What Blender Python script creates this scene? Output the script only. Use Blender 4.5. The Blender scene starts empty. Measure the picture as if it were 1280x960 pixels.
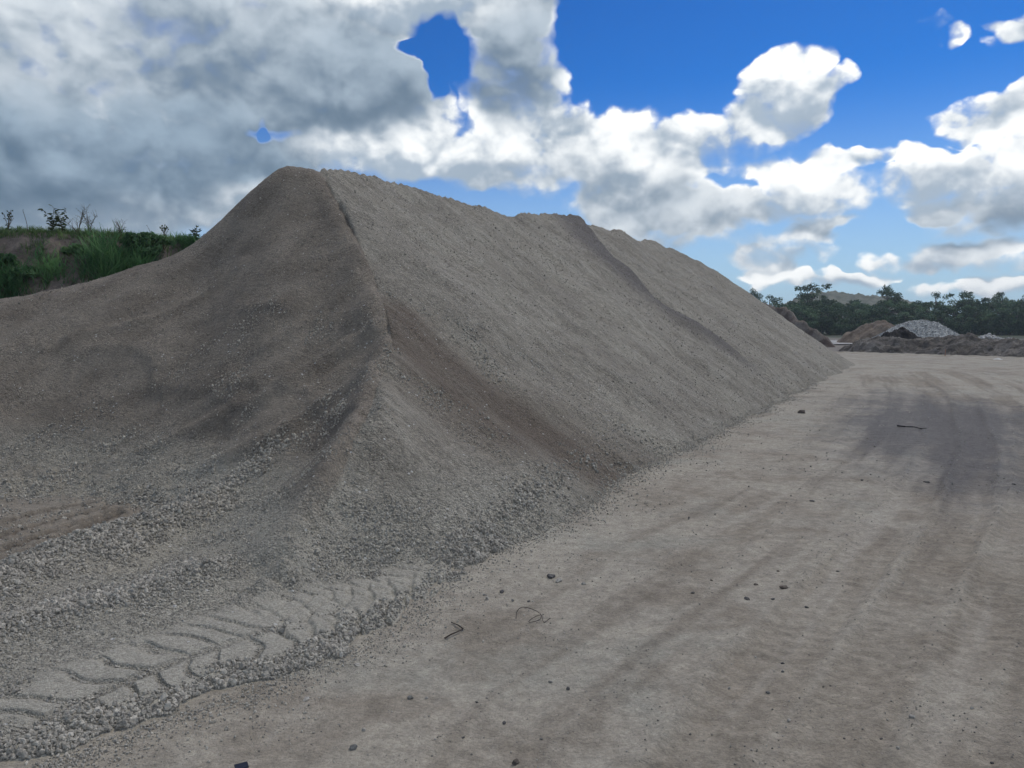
import bpy, bmesh, math, random
import numpy as np
from mathutils import Vector, Matrix

random.seed(7)
RNG = np.random.default_rng(11)
scene = bpy.context.scene
COL = scene.collection

# ----------------------------------------------------------------------------
# camera, sky, sun, exposure
# ----------------------------------------------------------------------------
F, CXP, CYP, HOR, CH = 962.0, 640.0, 480.0, 405.0, 2.6   # focal length etc. in photo pixels (1280 wide)
PITCH = math.atan((CYP - HOR) / F)
cam = bpy.data.cameras.new('camera')
cam.sensor_fit = 'HORIZONTAL'
cam.sensor_width = 36.0
cam.lens = 36.0 * F / 1280.0
cam.clip_start = 0.1
cam.clip_end = 9000.0
cam_ob = bpy.data.objects.new('camera', cam)
cam_ob.location = (0, 0, CH)
cam_ob.rotation_euler = (math.pi / 2 - PITCH, 0, 0)
COL.objects.link(cam_ob)
scene.camera = cam_ob

scene.view_settings.view_transform = 'Standard'
scene.view_settings.look = 'None'
scene.view_settings.gamma = 1.0
scene.view_settings.exposure = 0.30
scene.view_settings.use_curve_mapping = False
scene.render.engine = 'CYCLES'
scene.cycles.use_denoising = True
scene.cycles.use_adaptive_sampling = True
scene.cycles.adaptive_threshold = 0.02
scene.cycles.adaptive_min_samples = 16
scene.cycles.max_bounces = 5
scene.cycles.diffuse_bounces = 2
scene.cycles.glossy_bounces = 2
scene.cycles.transparent_max_bounces = 8
scene.cycles.volume_bounces = 0

SUN_AZ, SUN_EL = math.radians(36.0), math.radians(53.0)   # azimuth to the right of the view direction
sun = bpy.data.lights.new('sun', 'SUN')
sun.energy = 1.5
sun.angle = math.radians(11.0)
sun.color = (1.0, 0.93, 0.83)
sun_ob = bpy.data.objects.new('sun', sun)
sd = Vector((math.sin(SUN_AZ) * math.cos(SUN_EL), math.cos(SUN_AZ) * math.cos(SUN_EL), math.sin(SUN_EL)))
sun_ob.rotation_euler = sd.to_track_quat('Z', 'Y').to_euler()
sun_ob.location = (0, 0, 60)
COL.objects.link(sun_ob)


def ray(u, v):
    cx, cz = (u - CXP) / F, -(v - CYP) / F
    c, s = math.cos(-PITCH), math.sin(-PITCH)
    d = np.array([cx, c - s * cz, s + c * cz])
    return d / d[1]


def at(u, v, D):
    return ray(u, v) * D + np.array([0, 0, CH])


def gnd(u, v, z=0.0):
    d = ray(u, v)
    return d * ((z - CH) / d[2]) + np.array([0, 0, CH])


class NT:
    """small helper for node trees"""
    def __init__(self, tree):
        self.t = tree
        self.n = tree.nodes
        self.l = tree.links

    def node(self, kind, **kw):
        n = self.n.new(kind)
        for k, v in kw.items():
            setattr(n, k, v)
        return n

    def put(self, sock, val):
        if hasattr(val, 'is_output'):
            self.l.new(val, sock)
        else:
            sock.default_value = val

    def math(self, op, a, b=None, c=None, clamp=False):
        n = self.node('ShaderNodeMath', operation=op, use_clamp=clamp)
        self.put(n.inputs[0], a)
        if b is not None:
            self.put(n.inputs[1], b)
        if c is not None:
            self.put(n.inputs[2], c)
        return n.outputs[0]

    def vmath(self, op, a, b=None, c=None):
        n = self.node('ShaderNodeVectorMath', operation=op)
        self.put(n.inputs[0], a)
        if b is not None:
            self.put(n.inputs[1], b)
        if c is not None:
            self.put(n.inputs[2], c)
        return n.outputs['Value'] if op in ('DOT_PRODUCT', 'LENGTH') else n.outputs[0]

    def mix(self, fac, a, b, blend='MIX'):
        n = self.node('ShaderNodeMix', data_type='RGBA', blend_type=blend)
        self.put(n.inputs[0], fac)
        for s, v in ((n.inputs[6], a), (n.inputs[7], b)):
            if isinstance(v, tuple) and len(v) == 3:
                v = (*v, 1.0)
            self.put(s, v)
        return n.outputs[2]

    def noise(self, vec, scale, detail=4.0, rough=0.5, kind='FBM', dist=0.0):
        n = self.node('ShaderNodeTexNoise', noise_dimensions='3D', noise_type=kind)
        if vec is not None:
            self.l.new(vec, n.inputs['Vector'])
        n.inputs['Scale'].default_value = scale
        n.inputs['Detail'].default_value = detail
        n.inputs['Roughness'].default_value = rough
        n.inputs['Distortion'].default_value = dist
        return n.outputs[0]

    def voronoi(self, vec, scale, feature='F1', detail=0.0, rough=0.5, smooth=0.3, rnd=1.0):
        n = self.node('ShaderNodeTexVoronoi', voronoi_dimensions='3D', feature=feature)
        self.l.new(vec, n.inputs['Vector'])
        n.inputs['Scale'].default_value = scale
        n.inputs['Detail'].default_value = detail
        n.inputs['Roughness'].default_value = rough
        n.inputs['Randomness'].default_value = rnd
        if feature == 'SMOOTH_F1':
            n.inputs['Smoothness'].default_value = smooth
        return n

    def ramp(self, fac, a, b, lo=0.0, hi=1.0, smooth=True):
        n = self.node('ShaderNodeMapRange', interpolation_type='SMOOTHSTEP' if smooth else 'LINEAR')
        n.clamp = True
        self.put(n.inputs[0], fac)
        n.inputs[1].default_value = a
        n.inputs[2].default_value = b
        n.inputs[3].default_value = lo
        n.inputs[4].default_value = hi
        return n.outputs[0]


# ---- sky: physical clear sky with a procedural cumulus deck ------------------
world = bpy.data.worlds.new('World')
scene.world = world
world.use_nodes = True
W = NT(world.node_tree)
W.n.clear()

# cloud banks as (u, v, half width, half height, weight, thickness): where they stand in the sky, kept as directions
BANKS = [
    (70, 190, 300, 90, 1.3, 1.0), (30, 70, 190, 90, .95, .55), (270, 40, 210, 80, 1.1, .75), (180, -10, 260, 60, .8, .6), (10, 20, 120, 60, .5, .5), (425, 105, 130, 70, 1.3, .9), (300, 150, 120, 60, .6, .9),
    (200, 215, 190, 45, .7, 1.0), (530, 2, 150, 34, 1.15, .15), (600, -30, 120, 50, 1.0, .3), (640, 60, 62, 95, 1.3, .8), (600, 180, 120, 60, .95, .12), (470, 190, 120, 36, 1.0, .05),
    (690, 150, 50, 60, .6, .2), (795, 175, 78, 66, 1.1, .08), (720, 225, 150, 56, .9, .4), (805, 240, 75, 40, .8, .75),
    (985, 105, 74, 52, 1.2, .0), (1015, 150, 46, 40, .75, .35), (915, 182, 74, 46, 1.1, .08), (1015, 240, 80, 46, 1.05, .1), (890, 265, 60, 30, .7, .45), (980, 315, 74, 26, .95, .15), (1040, 287, 64, 18, .7, .65),
    (1165, 225, 58, 42, 1.05, .05), (1232, 138, 74, 30, 1.0, .05), (1290, 205, 70, 80, 1.0, .1), (1215, 280, 90, 34, .95, .7), (1140, 322, 56, 20, .85, .12), (1240, 322, 90, 24, .9, .4),
    (955, 350, 56, 14, .95, .1), (1182, 36, 44, 18, .9, .0), (1232, 56, 26, 22, .85, 0.), (1285, 40, 36, 30, 1.2, .0), (1082, 104, 28, 22, .75, .0),
    (170, 272, 200, 34, .75, .35), (305, 246, 50, 22, .9, .0), (60, 300, 120, 24, .55, .1), (850, 285, 120, 44, .8, .55), (1075, 188, 54, 18, .75, .05), (1060, 348, 60, 12, .85, .15), (1240, 358, 100, 16, .95, .25), (930, 330, 60, 16, .75, .4),
    (516, 64, 20, 14, -.85, 0), (546, 76, 20, 22, -.8, 0), (546, 104, 14, 20, -.75, 0), (322, 146, 10, 34, -.95, 0), (344, 170, 44, 10, -1.0, 0), (605, 252, 22, 14, -.7, 0), (735, 300, 24, 12, -.3, 0), (1095, 150, 40, 40, -.5, 0), (1110, 285, 46, 16, -.5, 0), (880, 235, 40, 10, -.3, 0),
]
cg = bpy.data.node_groups.new('cloud_field', 'ShaderNodeTree')
cg.interface.new_socket('Vector', in_out='INPUT', socket_type='NodeSocketVector')
for nm in ('Field', 'Height', 'Thickness'):
    cg.interface.new_socket(nm, in_out='OUTPUT', socket_type='NodeSocketFloat')
G = NT(cg)
gi, go = G.node('NodeGroupInput'), G.node('NodeGroupOutput')
p0 = gi.outputs[0]
warp = G.node('ShaderNodeTexNoise')
warp.inputs['Scale'].default_value = 11.0
warp.inputs['Detail'].default_value = 3.0
warp.inputs['Roughness'].default_value = 0.6
G.l.new(p0, warp.inputs['Vector'])
wv = G.vmath('MULTIPLY_ADD', G.vmath('SUBTRACT', warp.outputs['Color'], (0.5, 0.5, 0.5)), (0.085, 0.085, 0.07), p0)
tot = hgt = thk = None
for (u, v, ru, rv, w, dk) in BANKS:
    r = ray(u, v)
    L = np.linalg.norm(r)
    c = r / L
    sx, sz = F * L / ru, F * L / rv
    q = G.vmath('MULTIPLY_ADD', wv, (sx, sx, sz), (-c[0] * sx, -c[1] * sx, -c[2] * sz))
    d2 = G.vmath('DOT_PRODUCT', q, q)
    if w < 0:
        tot = G.math('ADD', tot, G.math('MINIMUM', G.math('MULTIPLY_ADD', d2, -w * .66, w), 0.0))
        continue
    b = G.math('MAXIMUM', G.math('MULTIPLY_ADD', d2, -w * .66, w), 0.0)
    qz = G.vmath('DOT_PRODUCT', q, (0.0, 0.0, 1.0))
    b3 = G.math('MULTIPLY', b, G.math('MULTIPLY', b, b))
    if tot is None:
        tot, hgt, thk, sumb = b, G.math('MULTIPLY', b3, qz), G.math('MULTIPLY', b3, dk), b3
    else:
        tot = G.math('ADD', tot, b)
        hgt = G.math('MULTIPLY_ADD', b3, qz, hgt)
        thk = G.math('MULTIPLY_ADD', b3, dk, thk)
        sumb = G.math('ADD', sumb, b3)
sumb = G.math('MAXIMUM', sumb, 0.01)
hgt = G.math('DIVIDE', hgt, sumb)
thk = G.math('DIVIDE', thk, sumb)
# away from the view the deck goes on as plain broken cumulus
az = G.vmath('DOT_PRODUCT', p0, tuple(ray(640, 200) / np.linalg.norm(ray(640, 200))))
front = G.ramp(az, 0.62, 0.78)
gen = G.ramp(G.noise(p0, 2.6, 2.0, 0.5), 0.36, 0.58, 0.0, 1.1)


def fmix(fac, a, b):
    n = G.node('ShaderNodeMix', data_type='FLOAT')
    G.put(n.inputs[0], fac); G.put(n.inputs[2], a); G.put(n.inputs[3], b)
    return n.outputs[0]


base = G.math('MINIMUM', fmix(front, gen, tot), 1.25)
G.l.new(fmix(front, 0.0, hgt), go.inputs[1])
G.l.new(fmix(front, 0.45, thk), go.inputs[2])
G.l.new(base, go.inputs[0])

cn = bpy.data.node_groups.new('cloud_billows', 'ShaderNodeTree')
cn.interface.new_socket('Vector', in_out='INPUT', socket_type='NodeSocketVector')
cn.interface.new_socket('Billow', in_out='OUTPUT', socket_type='NodeSocketFloat')
B = NT(cn)
bi, bo = B.node('NodeGroupInput'), B.node('NodeGroupOutput')
pst = B.vmath('MULTIPLY', bi.outputs[0], (1.0, 1.0, 1.25))
wn_ = B.node('ShaderNodeTexNoise')
wn_.inputs['Scale'].default_value = 14.0
wn_.inputs['Detail'].default_value = 1.0
B.l.new(pst, wn_.inputs['Vector'])
pw = B.vmath('MULTIPLY_ADD', B.vmath('SUBTRACT', wn_.outputs['Color'], (0.5, 0.5, 0.5)), (0.06, 0.06, 0.06), pst)
n1 = B.noise(pst, 5.5, 6.0, 0.60)
v1_ = B.voronoi(pw, 13.0, 'F1', 0.0, 0.5).outputs['Distance']
v2_ = B.voronoi(pw, 31.0, 'F1', 1.0, 0.5).outputs['Distance']
bl = B.math('MULTIPLY_ADD', n1, 1.35, -0.675)
bl = B.math('MULTIPLY_ADD', v1_, -0.42, bl)
bl = B.math('MULTIPLY_ADD', v2_, -0.20, bl)
B.l.new(B.math('ADD', bl, 0.30), bo.inputs[0])

tc = W.node('ShaderNodeTexCoord')
dirv = tc.outputs['Generated']
cf = W.node('ShaderNodeGroup', node_tree=cg)
W.l.new(dirv, cf.inputs[0])


def billow(vec):
    g = W.node('ShaderNodeGroup', node_tree=cn)
    W.l.new(vec, g.inputs[0])
    return g.outputs[0]


b1 = billow(dirv)
b2 = billow(W.vmath('ADD', dirv, (0.006, 0.0, 0.022)))
f1 = W.math('ADD', W.math('SUBTRACT', cf.outputs[0], 0.47), b1)
rel = W.math('SUBTRACT', b1, b2)
hv, tk = cf.outputs[1], cf.outputs[2]
light = W.math('ADD', W.math('MULTIPLY_ADD', hv, 0.62, 0.47), W.math('MULTIPLY', rel, W.math('MULTIPLY_ADD', tk, -1.1, 2.2)))
light = W.ramp(light, 0.0, 1.0)
edgew = W.math('MULTIPLY_ADD', tk, 0.20, W.math('MULTIPLY_ADD', light, -0.42, 0.58))
alpha = W.ramp(W.math('DIVIDE', f1, edgew), 0.0, 1.0)
deep = W.ramp(W.math('MULTIPLY_ADD', b1, 0.5, f1), 0.0, 0.52)
sky = W.node('ShaderNodeTexSky', sky_type='NISHITA')
sky.sun_disc = False
sky.sun_elevation = SUN_EL
sky.sun_rotation = SUN_AZ
sky.air_density = 1.0
sky.dust_density = 0.25
sky.ozone_density = 2.2
gm = W.node('ShaderNodeGamma')
W.l.new(W.vmath('MULTIPLY', sky.outputs[0], (0.1, 0.1, 0.1)), gm.inputs[0])
gm.inputs[1].default_value = 1.5
skyc = W.vmath('MULTIPLY', gm.outputs[0], (1.5, 5.3, 8.9))
sep = W.node('ShaderNodeSeparateXYZ')
W.l.new(dirv, sep.inputs[0])
skyc = W.mix(W.ramp(sep.outputs[2], 0.30, -0.02, 0.0, 0.85), skyc, (4.3, 5.6, 6.9))
# cloud radiance (background strength is 0.1)
puffy = W.mix(light, (3.5, 4.25, 5.1), (9.7, 9.8, 9.7))
heavy = W.mix(light, (1.0, 1.55, 2.2), (2.75, 3.6, 4.5))
rim = W.mix(light, (4.0, 4.7, 5.5), (8.4, 8.7, 8.9))
heavy = W.mix(deep, rim, heavy)
cloudc = W.mix(tk, puffy, heavy)
final = W.mix(alpha, skyc, cloudc)
bg = W.node('ShaderNodeBackground')
W.l.new(final, bg.inputs[0])
bg.inputs[1].default_value = 0.1
wo = W.node('ShaderNodeOutputWorld')
W.l.new(bg.outputs[0], wo.inputs[0])
world.cycles.sampling_method = 'NONE'

# ----------------------------------------------------------------------------
# numpy noise and mesh helpers
# ----------------------------------------------------------------------------
_perm = RNG.permutation(4096)
_ga = RNG.random(4096) * 2 * np.pi
_gx, _gy = np.cos(_ga), np.sin(_ga)


def perlin(x, y, seed=0):
    xi, yi = np.floor(x).astype(np.int64), np.floor(y).astype(np.int64)
    xf, yf = x - xi, y - yi
    u, v = xf ** 3 * (xf * (xf * 6 - 15) + 10), yf ** 3 * (yf * (yf * 6 - 15) + 10)

    def g(i, j, dx, dy):
        h = _perm[(_perm[(i + seed * 131) & 4095] + j) & 4095]
        return _gx[h] * dx + _gy[h] * dy
    a = g(xi, yi, xf, yf); b = g(xi + 1, yi, xf - 1, yf)
    c = g(xi, yi + 1, xf, yf - 1); d = g(xi + 1, yi + 1, xf - 1, yf - 1)
    return (a + u * (b - a) + v * ((c + u * (d - c)) - (a + u * (b - a)))) * 1.5


def fbm(x, y, oct=4, gain=0.5, seed=0):
    s, a, t = 0.0, 1.0, 0.0
    for o in range(oct):
        s = s + a * perlin(x * 2 ** o + o * 17.3, y * 2 ** o - o * 9.1, seed + o)
        t += a
        a *= gain
    return s / t


def sstep(a, b, x):
    t = np.clip((x - a) / (b - a), 0, 1)
    return t * t * (3 - 2 * t)


def smin(a, b, k):
    h = np.clip(0.5 + 0.5 * (b - a) / k, 0, 1)
    return b + (a - b) * h - k * h * (1 - h)


def smax(a, b, k):
    return -smin(-a, -b, k)


def poly_dist(x, y, pts):
    """distance to polyline in plan, parameter along it, side (+ left of travel)"""
    best = np.full(x.shape, 1e9); side = np.zeros(x.shape); par = np.zeros(x.shape); acc = 0.0
    for (ax, ay), (bx, by) in zip(pts[:-1], pts[1:]):
        dx, dy = bx - ax, by - ay
        L = math.hypot(dx, dy)
        t = np.clip(((x - ax) * dx + (y - ay) * dy) / (L * L), 0, 1)
        ex, ey = x - (ax + t * dx), y - (ay + t * dy)
        d = np.hypot(ex, ey)
        m = d < best
        best = np.where(m, d, best)
        side = np.where(m, np.sign(dx * (y - ay) - dy * (x - ax)), side)
        par = np.where(m, acc + t * L, par)
        acc += L
    return best, par, side


def cones(x, y, pts, slope):
    """highest of the cones at repose angle standing under a ridge line in space"""
    S = []
    for a, b in zip(pts[:-1], pts[1:]):
        a, b = np.array(a), np.array(b)
        n = max(2, int(np.linalg.norm(b - a) / 0.3))
        for t in np.linspace(0, 1, n, endpoint=False):
            S.append(a + (b - a) * t)
    S.append(np.array(pts[-1]))
    out = np.full(x.shape, -1e9)
    for s in S:
        np.maximum(out, s[2] - slope * np.hypot(x - s[0], y - s[1]), out=out)
    return out


def tps(ctrl):
    P = np.array(ctrl, float)
    n = len(P)
    d = np.hypot(P[:, None, 0] - P[None, :, 0], P[:, None, 1] - P[None, :, 1])
    K = np.where(d > 0, d * d * np.log(d + 1e-12), 0) + np.eye(n) * 0.02
    A = np.zeros((n + 3, n + 3))
    A[:n, :n] = K; A[:n, n] = 1; A[:n, n + 1:] = P[:, :2]; A[n, :n] = 1; A[n + 1:, :n] = P[:, :2].T
    w = np.linalg.solve(A, np.concatenate([P[:, 2], np.zeros(3)]))

    def f(x, y):
        r = w[n] + w[n + 1] * x + w[n + 2] * y
        for i in range(n):
            dd = (x - P[i, 0]) ** 2 + (y - P[i, 1]) ** 2
            r = r + w[i] * 0.5 * dd * np.log(dd + 1e-12)
        return r
    return f


def mesh_np(name, verts, quads, attrs=None, smooth=True, tris=None):
    me = bpy.data.meshes.new(name)
    verts = np.asarray(verts, np.float32)
    polys = []
    nq = 0 if quads is None else len(quads)
    nt = 0 if tris is None else len(tris)
    loops = np.concatenate([np.asarray(quads, np.int32).ravel() if nq else np.zeros(0, np.int32),
                            np.asarray(tris, np.int32).ravel() if nt else np.zeros(0, np.int32)])
    tot = np.concatenate([np.full(nq, 4, np.int32), np.full(nt, 3, np.int32)])
    start = np.concatenate([[0], np.cumsum(tot)[:-1]]).astype(np.int32)
    me.vertices.add(len(verts)); me.vertices.foreach_set('co', verts.ravel())
    me.loops.add(len(loops)); me.loops.foreach_set('vertex_index', loops)
    me.polygons.add(len(tot)); me.polygons.foreach_set('loop_start', start)
    me.polygons.foreach_set('use_smooth', np.full(len(tot), smooth))
    me.update(calc_edges=True)
    for k, a in (attrs or {}).items():
        at_ = me.attributes.new(k, 'FLOAT', 'POINT')
        at_.data.foreach_set('value', np.asarray(a, np.float32).ravel())
    me.validate()
    return me


def link(name, me, mat=None, parent=None, label=None, cat=None, group=None, kind=None):
    o = bpy.data.objects.new(name, me)
    COL.objects.link(o)
    if mat is not None and me is not None:
        me.materials.clear()
        me.materials.append(mat)
    if parent is not None:
        o.parent = parent
    tag(o, label, cat, group, kind)
    return o


def tag(o, label=None, cat=None, group=None, kind=None):
    for k, v in (('label', label), ('category', cat), ('group', group), ('kind', kind)):
        if v:
            o[k] = v
    return o


def polar_grid(az, rad):
    A, R = np.meshgrid(az, rad)
    x, y = R * np.sin(A), R * np.cos(A)
    nr, na = x.shape
    idx = np.arange(nr * na).reshape(nr, na)
    q = np.stack([idx[:-1, :-1], idx[:-1, 1:], idx[1:, 1:], idx[1:, :-1]], -1).reshape(-1, 4)
    return x.ravel(), y.ravel(), q[:, ::-1]


def compact(verts, quads, attrs):
    used = np.zeros(len(verts), bool)
    used[quads.ravel()] = True
    m = np.cumsum(used) - 1
    return verts[used], m[quads], {k: a[used] for k, a in attrs.items()}


# ----------------------------------------------------------------------------
# terrain: heights of the ground and of the stockpile
# ----------------------------------------------------------------------------
REP = 0.70
TOE_PX = [(60, 965), (100, 950), (250, 895), (430, 830), (520, 770), (590, 715), (690, 640), (790, 575), (806, 555), (900, 520), (1000, 490), (1068, 457)]
TOE = [tuple(gnd(*p)[:2]) for p in TOE_PX]
TOE = [(-8.5, 1.2), (-4.6, 3.1)] + TOE
A0 = np.array(TOE[8]); B0 = np.array(TOE[-1])
TD = (B0 - A0) / np.linalg.norm(B0 - A0)
TN = np.array([-TD[1], TD[0]])


def on_face(u, v, a=A0, n=TN, rep=REP):
    r = ray(u, v)
    D = (CH + rep * (a @ n)) / (rep * (r[0] * n[0] + n[1]) - r[2])
    return r * D + np.array([0, 0, CH])


CREST = [on_face(*p) for p in [(490, 430), (484, 392), (470, 345), (448, 300), (430, 266), (412, 232), (400, 209), (475, 221), (540, 239), (600, 257), (635, 269), (662, 267),
                               (690, 267), (718, 272), (735, 279), (755, 285), (775, 288), (800, 299), (815, 300), (832, 307), (850, 315)]]
CREST += [np.array([12.6, 52.6, 6.9]), np.array([13.4, 54.5, 6.1])]
PEAK = on_face(400, 209)
TOPL = at(357, 210, 19.7)
a2 = np.array(gnd(690, 640)[:2]); d2 = a2 - np.array(gnd(590, 715)[:2]); d2 /= np.linalg.norm(d2)
SPUR = [at(300, 745, 6.7), at(350, 700, 7.3), at(400, 640, 8.2), at(430, 580, 8.95), at(455, 525, 9.75), at(470, 480, 10.9), on_face(490, 430)]
ALL = [TOPL, PEAK]

Lc = [at(*p) for p in [
    (355, 209, 19.7), (378, 205.5, 19.95), (312, 240, 19.6), (275, 281, 19.6), (250, 305, 19.6), (232, 319, 19.5),
    (185, 327, 19.0), (120, 352, 18.6), (60, 365, 18.1), (0, 373, 17.6), (-160, 392, 17.0),
    (0, 410, 16.5), (60, 425, 15.9), (110, 431, 15.5), (190, 440, 14.9), (120, 470, 14.8), (0, 470, 15.0),
    (0, 530, 13.8), (100, 520, 13.8), (100, 572, 12.8), (0, 575, 12.9), (170, 560, 12.6), (190, 500, 13.9),
    (250, 350, 17.3), (250, 420, 15.2), (250, 500, 13.3), (250, 550, 12.2), (240, 590, 11.4),
    (330, 265, 18.4), (330, 330, 16.4), (330, 400, 14.6), (330, 470, 13.0), (330, 530, 11.7), (335, 570, 10.9),
    (395, 265, 18.1), (395, 330, 15.9), (400, 400, 14.3), (400, 460, 12.9), (400, 520, 11.5), (400, 560, 10.5),
    (448, 330, 15.5), (452, 390, 13.9), (456, 440, 13.0), (440, 480, 11.8),
]]
Lc += [p + np.array([0, 0, .06]) for p in SPUR[2:]] + [p + np.array([0, 0, .04]) for p in CREST[1:7]]
Lc += [np.array([p[0], p[1] + 4.5, p[2] - 2.3]) for p in Lc[:11]]
# the tracked floor on the left lies at ground level
for (u, v) in [(0, 632), (60, 628), (105, 632), (-120, 640), (0, 645), (60, 640), (100, 645), (0, 680), (-120, 640), (-120, 720), (0, 720), (150, 640)]:
    g = gnd(u, v); Lc.append(np.array([g[0], g[1], -0.12]))
for (u, v, z) in [(0, 606, .12), (60, 604, .12), (120, 600, .16), (160, 618, .12)]:
    g = gnd(u, v, z); Lc.append(np.array([g[0], g[1], z]))
Lfun = tps(Lc)


def on_left(u, v):
    r = ray(u, v)
    D = np.arange(8.5, 22, .04)
    p = r[None, :] * D[:, None] + np.array([0, 0, CH])
    hit = np.nonzero(Lfun(p[:, 0], p[:, 1]) >= p[:, 2])[0]
    return tuple(p[hit[0] if len(hit) else 0][:2])


SCARP = [[on_left(*p) for p in q] for q in [
    [(-40, 446), (0, 440), (60, 434), (110, 431), (170, 436), (196, 452), (198, 490)],
    [(150, 500), (200, 487), (260, 490), (300, 505)],
    [(300, 478), (345, 482), (385, 492), (430, 520)],
    [(270, 400), (310, 385), (350, 390)]]]
FURROW = [[on_left(*p) for p in q] for q in [
    [(452, 470), (400, 510), (330, 548), (240, 590)], [(470, 412), (400, 452), (330, 490), (230, 540), (120, 585)], [(440, 350), (390, 400), (330, 432)],
    [(300, 330), (250, 372), (180, 400), (90, 420)], [(425, 430), (380, 470), (300, 520)]]]
RIDGE_PLAN = [tuple(p[:2]) for p in SPUR] + [tuple(p[:2]) for p in CREST[1:7]] + [(PEAK[0] - .5, PEAK[1] + 30)]

WIND1 = [np.array([*gnd(u, v, z)[:2], z]) for (u, v, z) in [(-60, 730, .34), (0, 706, .36), (80, 676, .34), (150, 650, .32), (220, 628, .34), (290, 602, .42), (340, 585, .5)]]
WIND2 = [np.array([*gnd(u, v, z)[:2], z]) for (u, v, z) in [(-60, 800, .25), (0, 772, .26), (70, 755, .25), (140, 742, .24), (200, 722, .25), (260, 700, .28)]]
PADS = [tuple(gnd(u, v, .12)[:2]) for (u, v) in [(20, 905), (110, 862), (220, 818), (350, 774), (480, 738), (560, 716)]]
BROWN = [tuple(on_face(u, v)[:2]) for (u, v) in [(470, 352), (490, 400), (545, 450), (615, 510), (690, 560), (750, 605)]]
DARKB = [tuple(on_face(u, v)[:2]) for (u, v) in [(733, 284), (770, 325), (820, 372), (862, 400)]]


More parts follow.
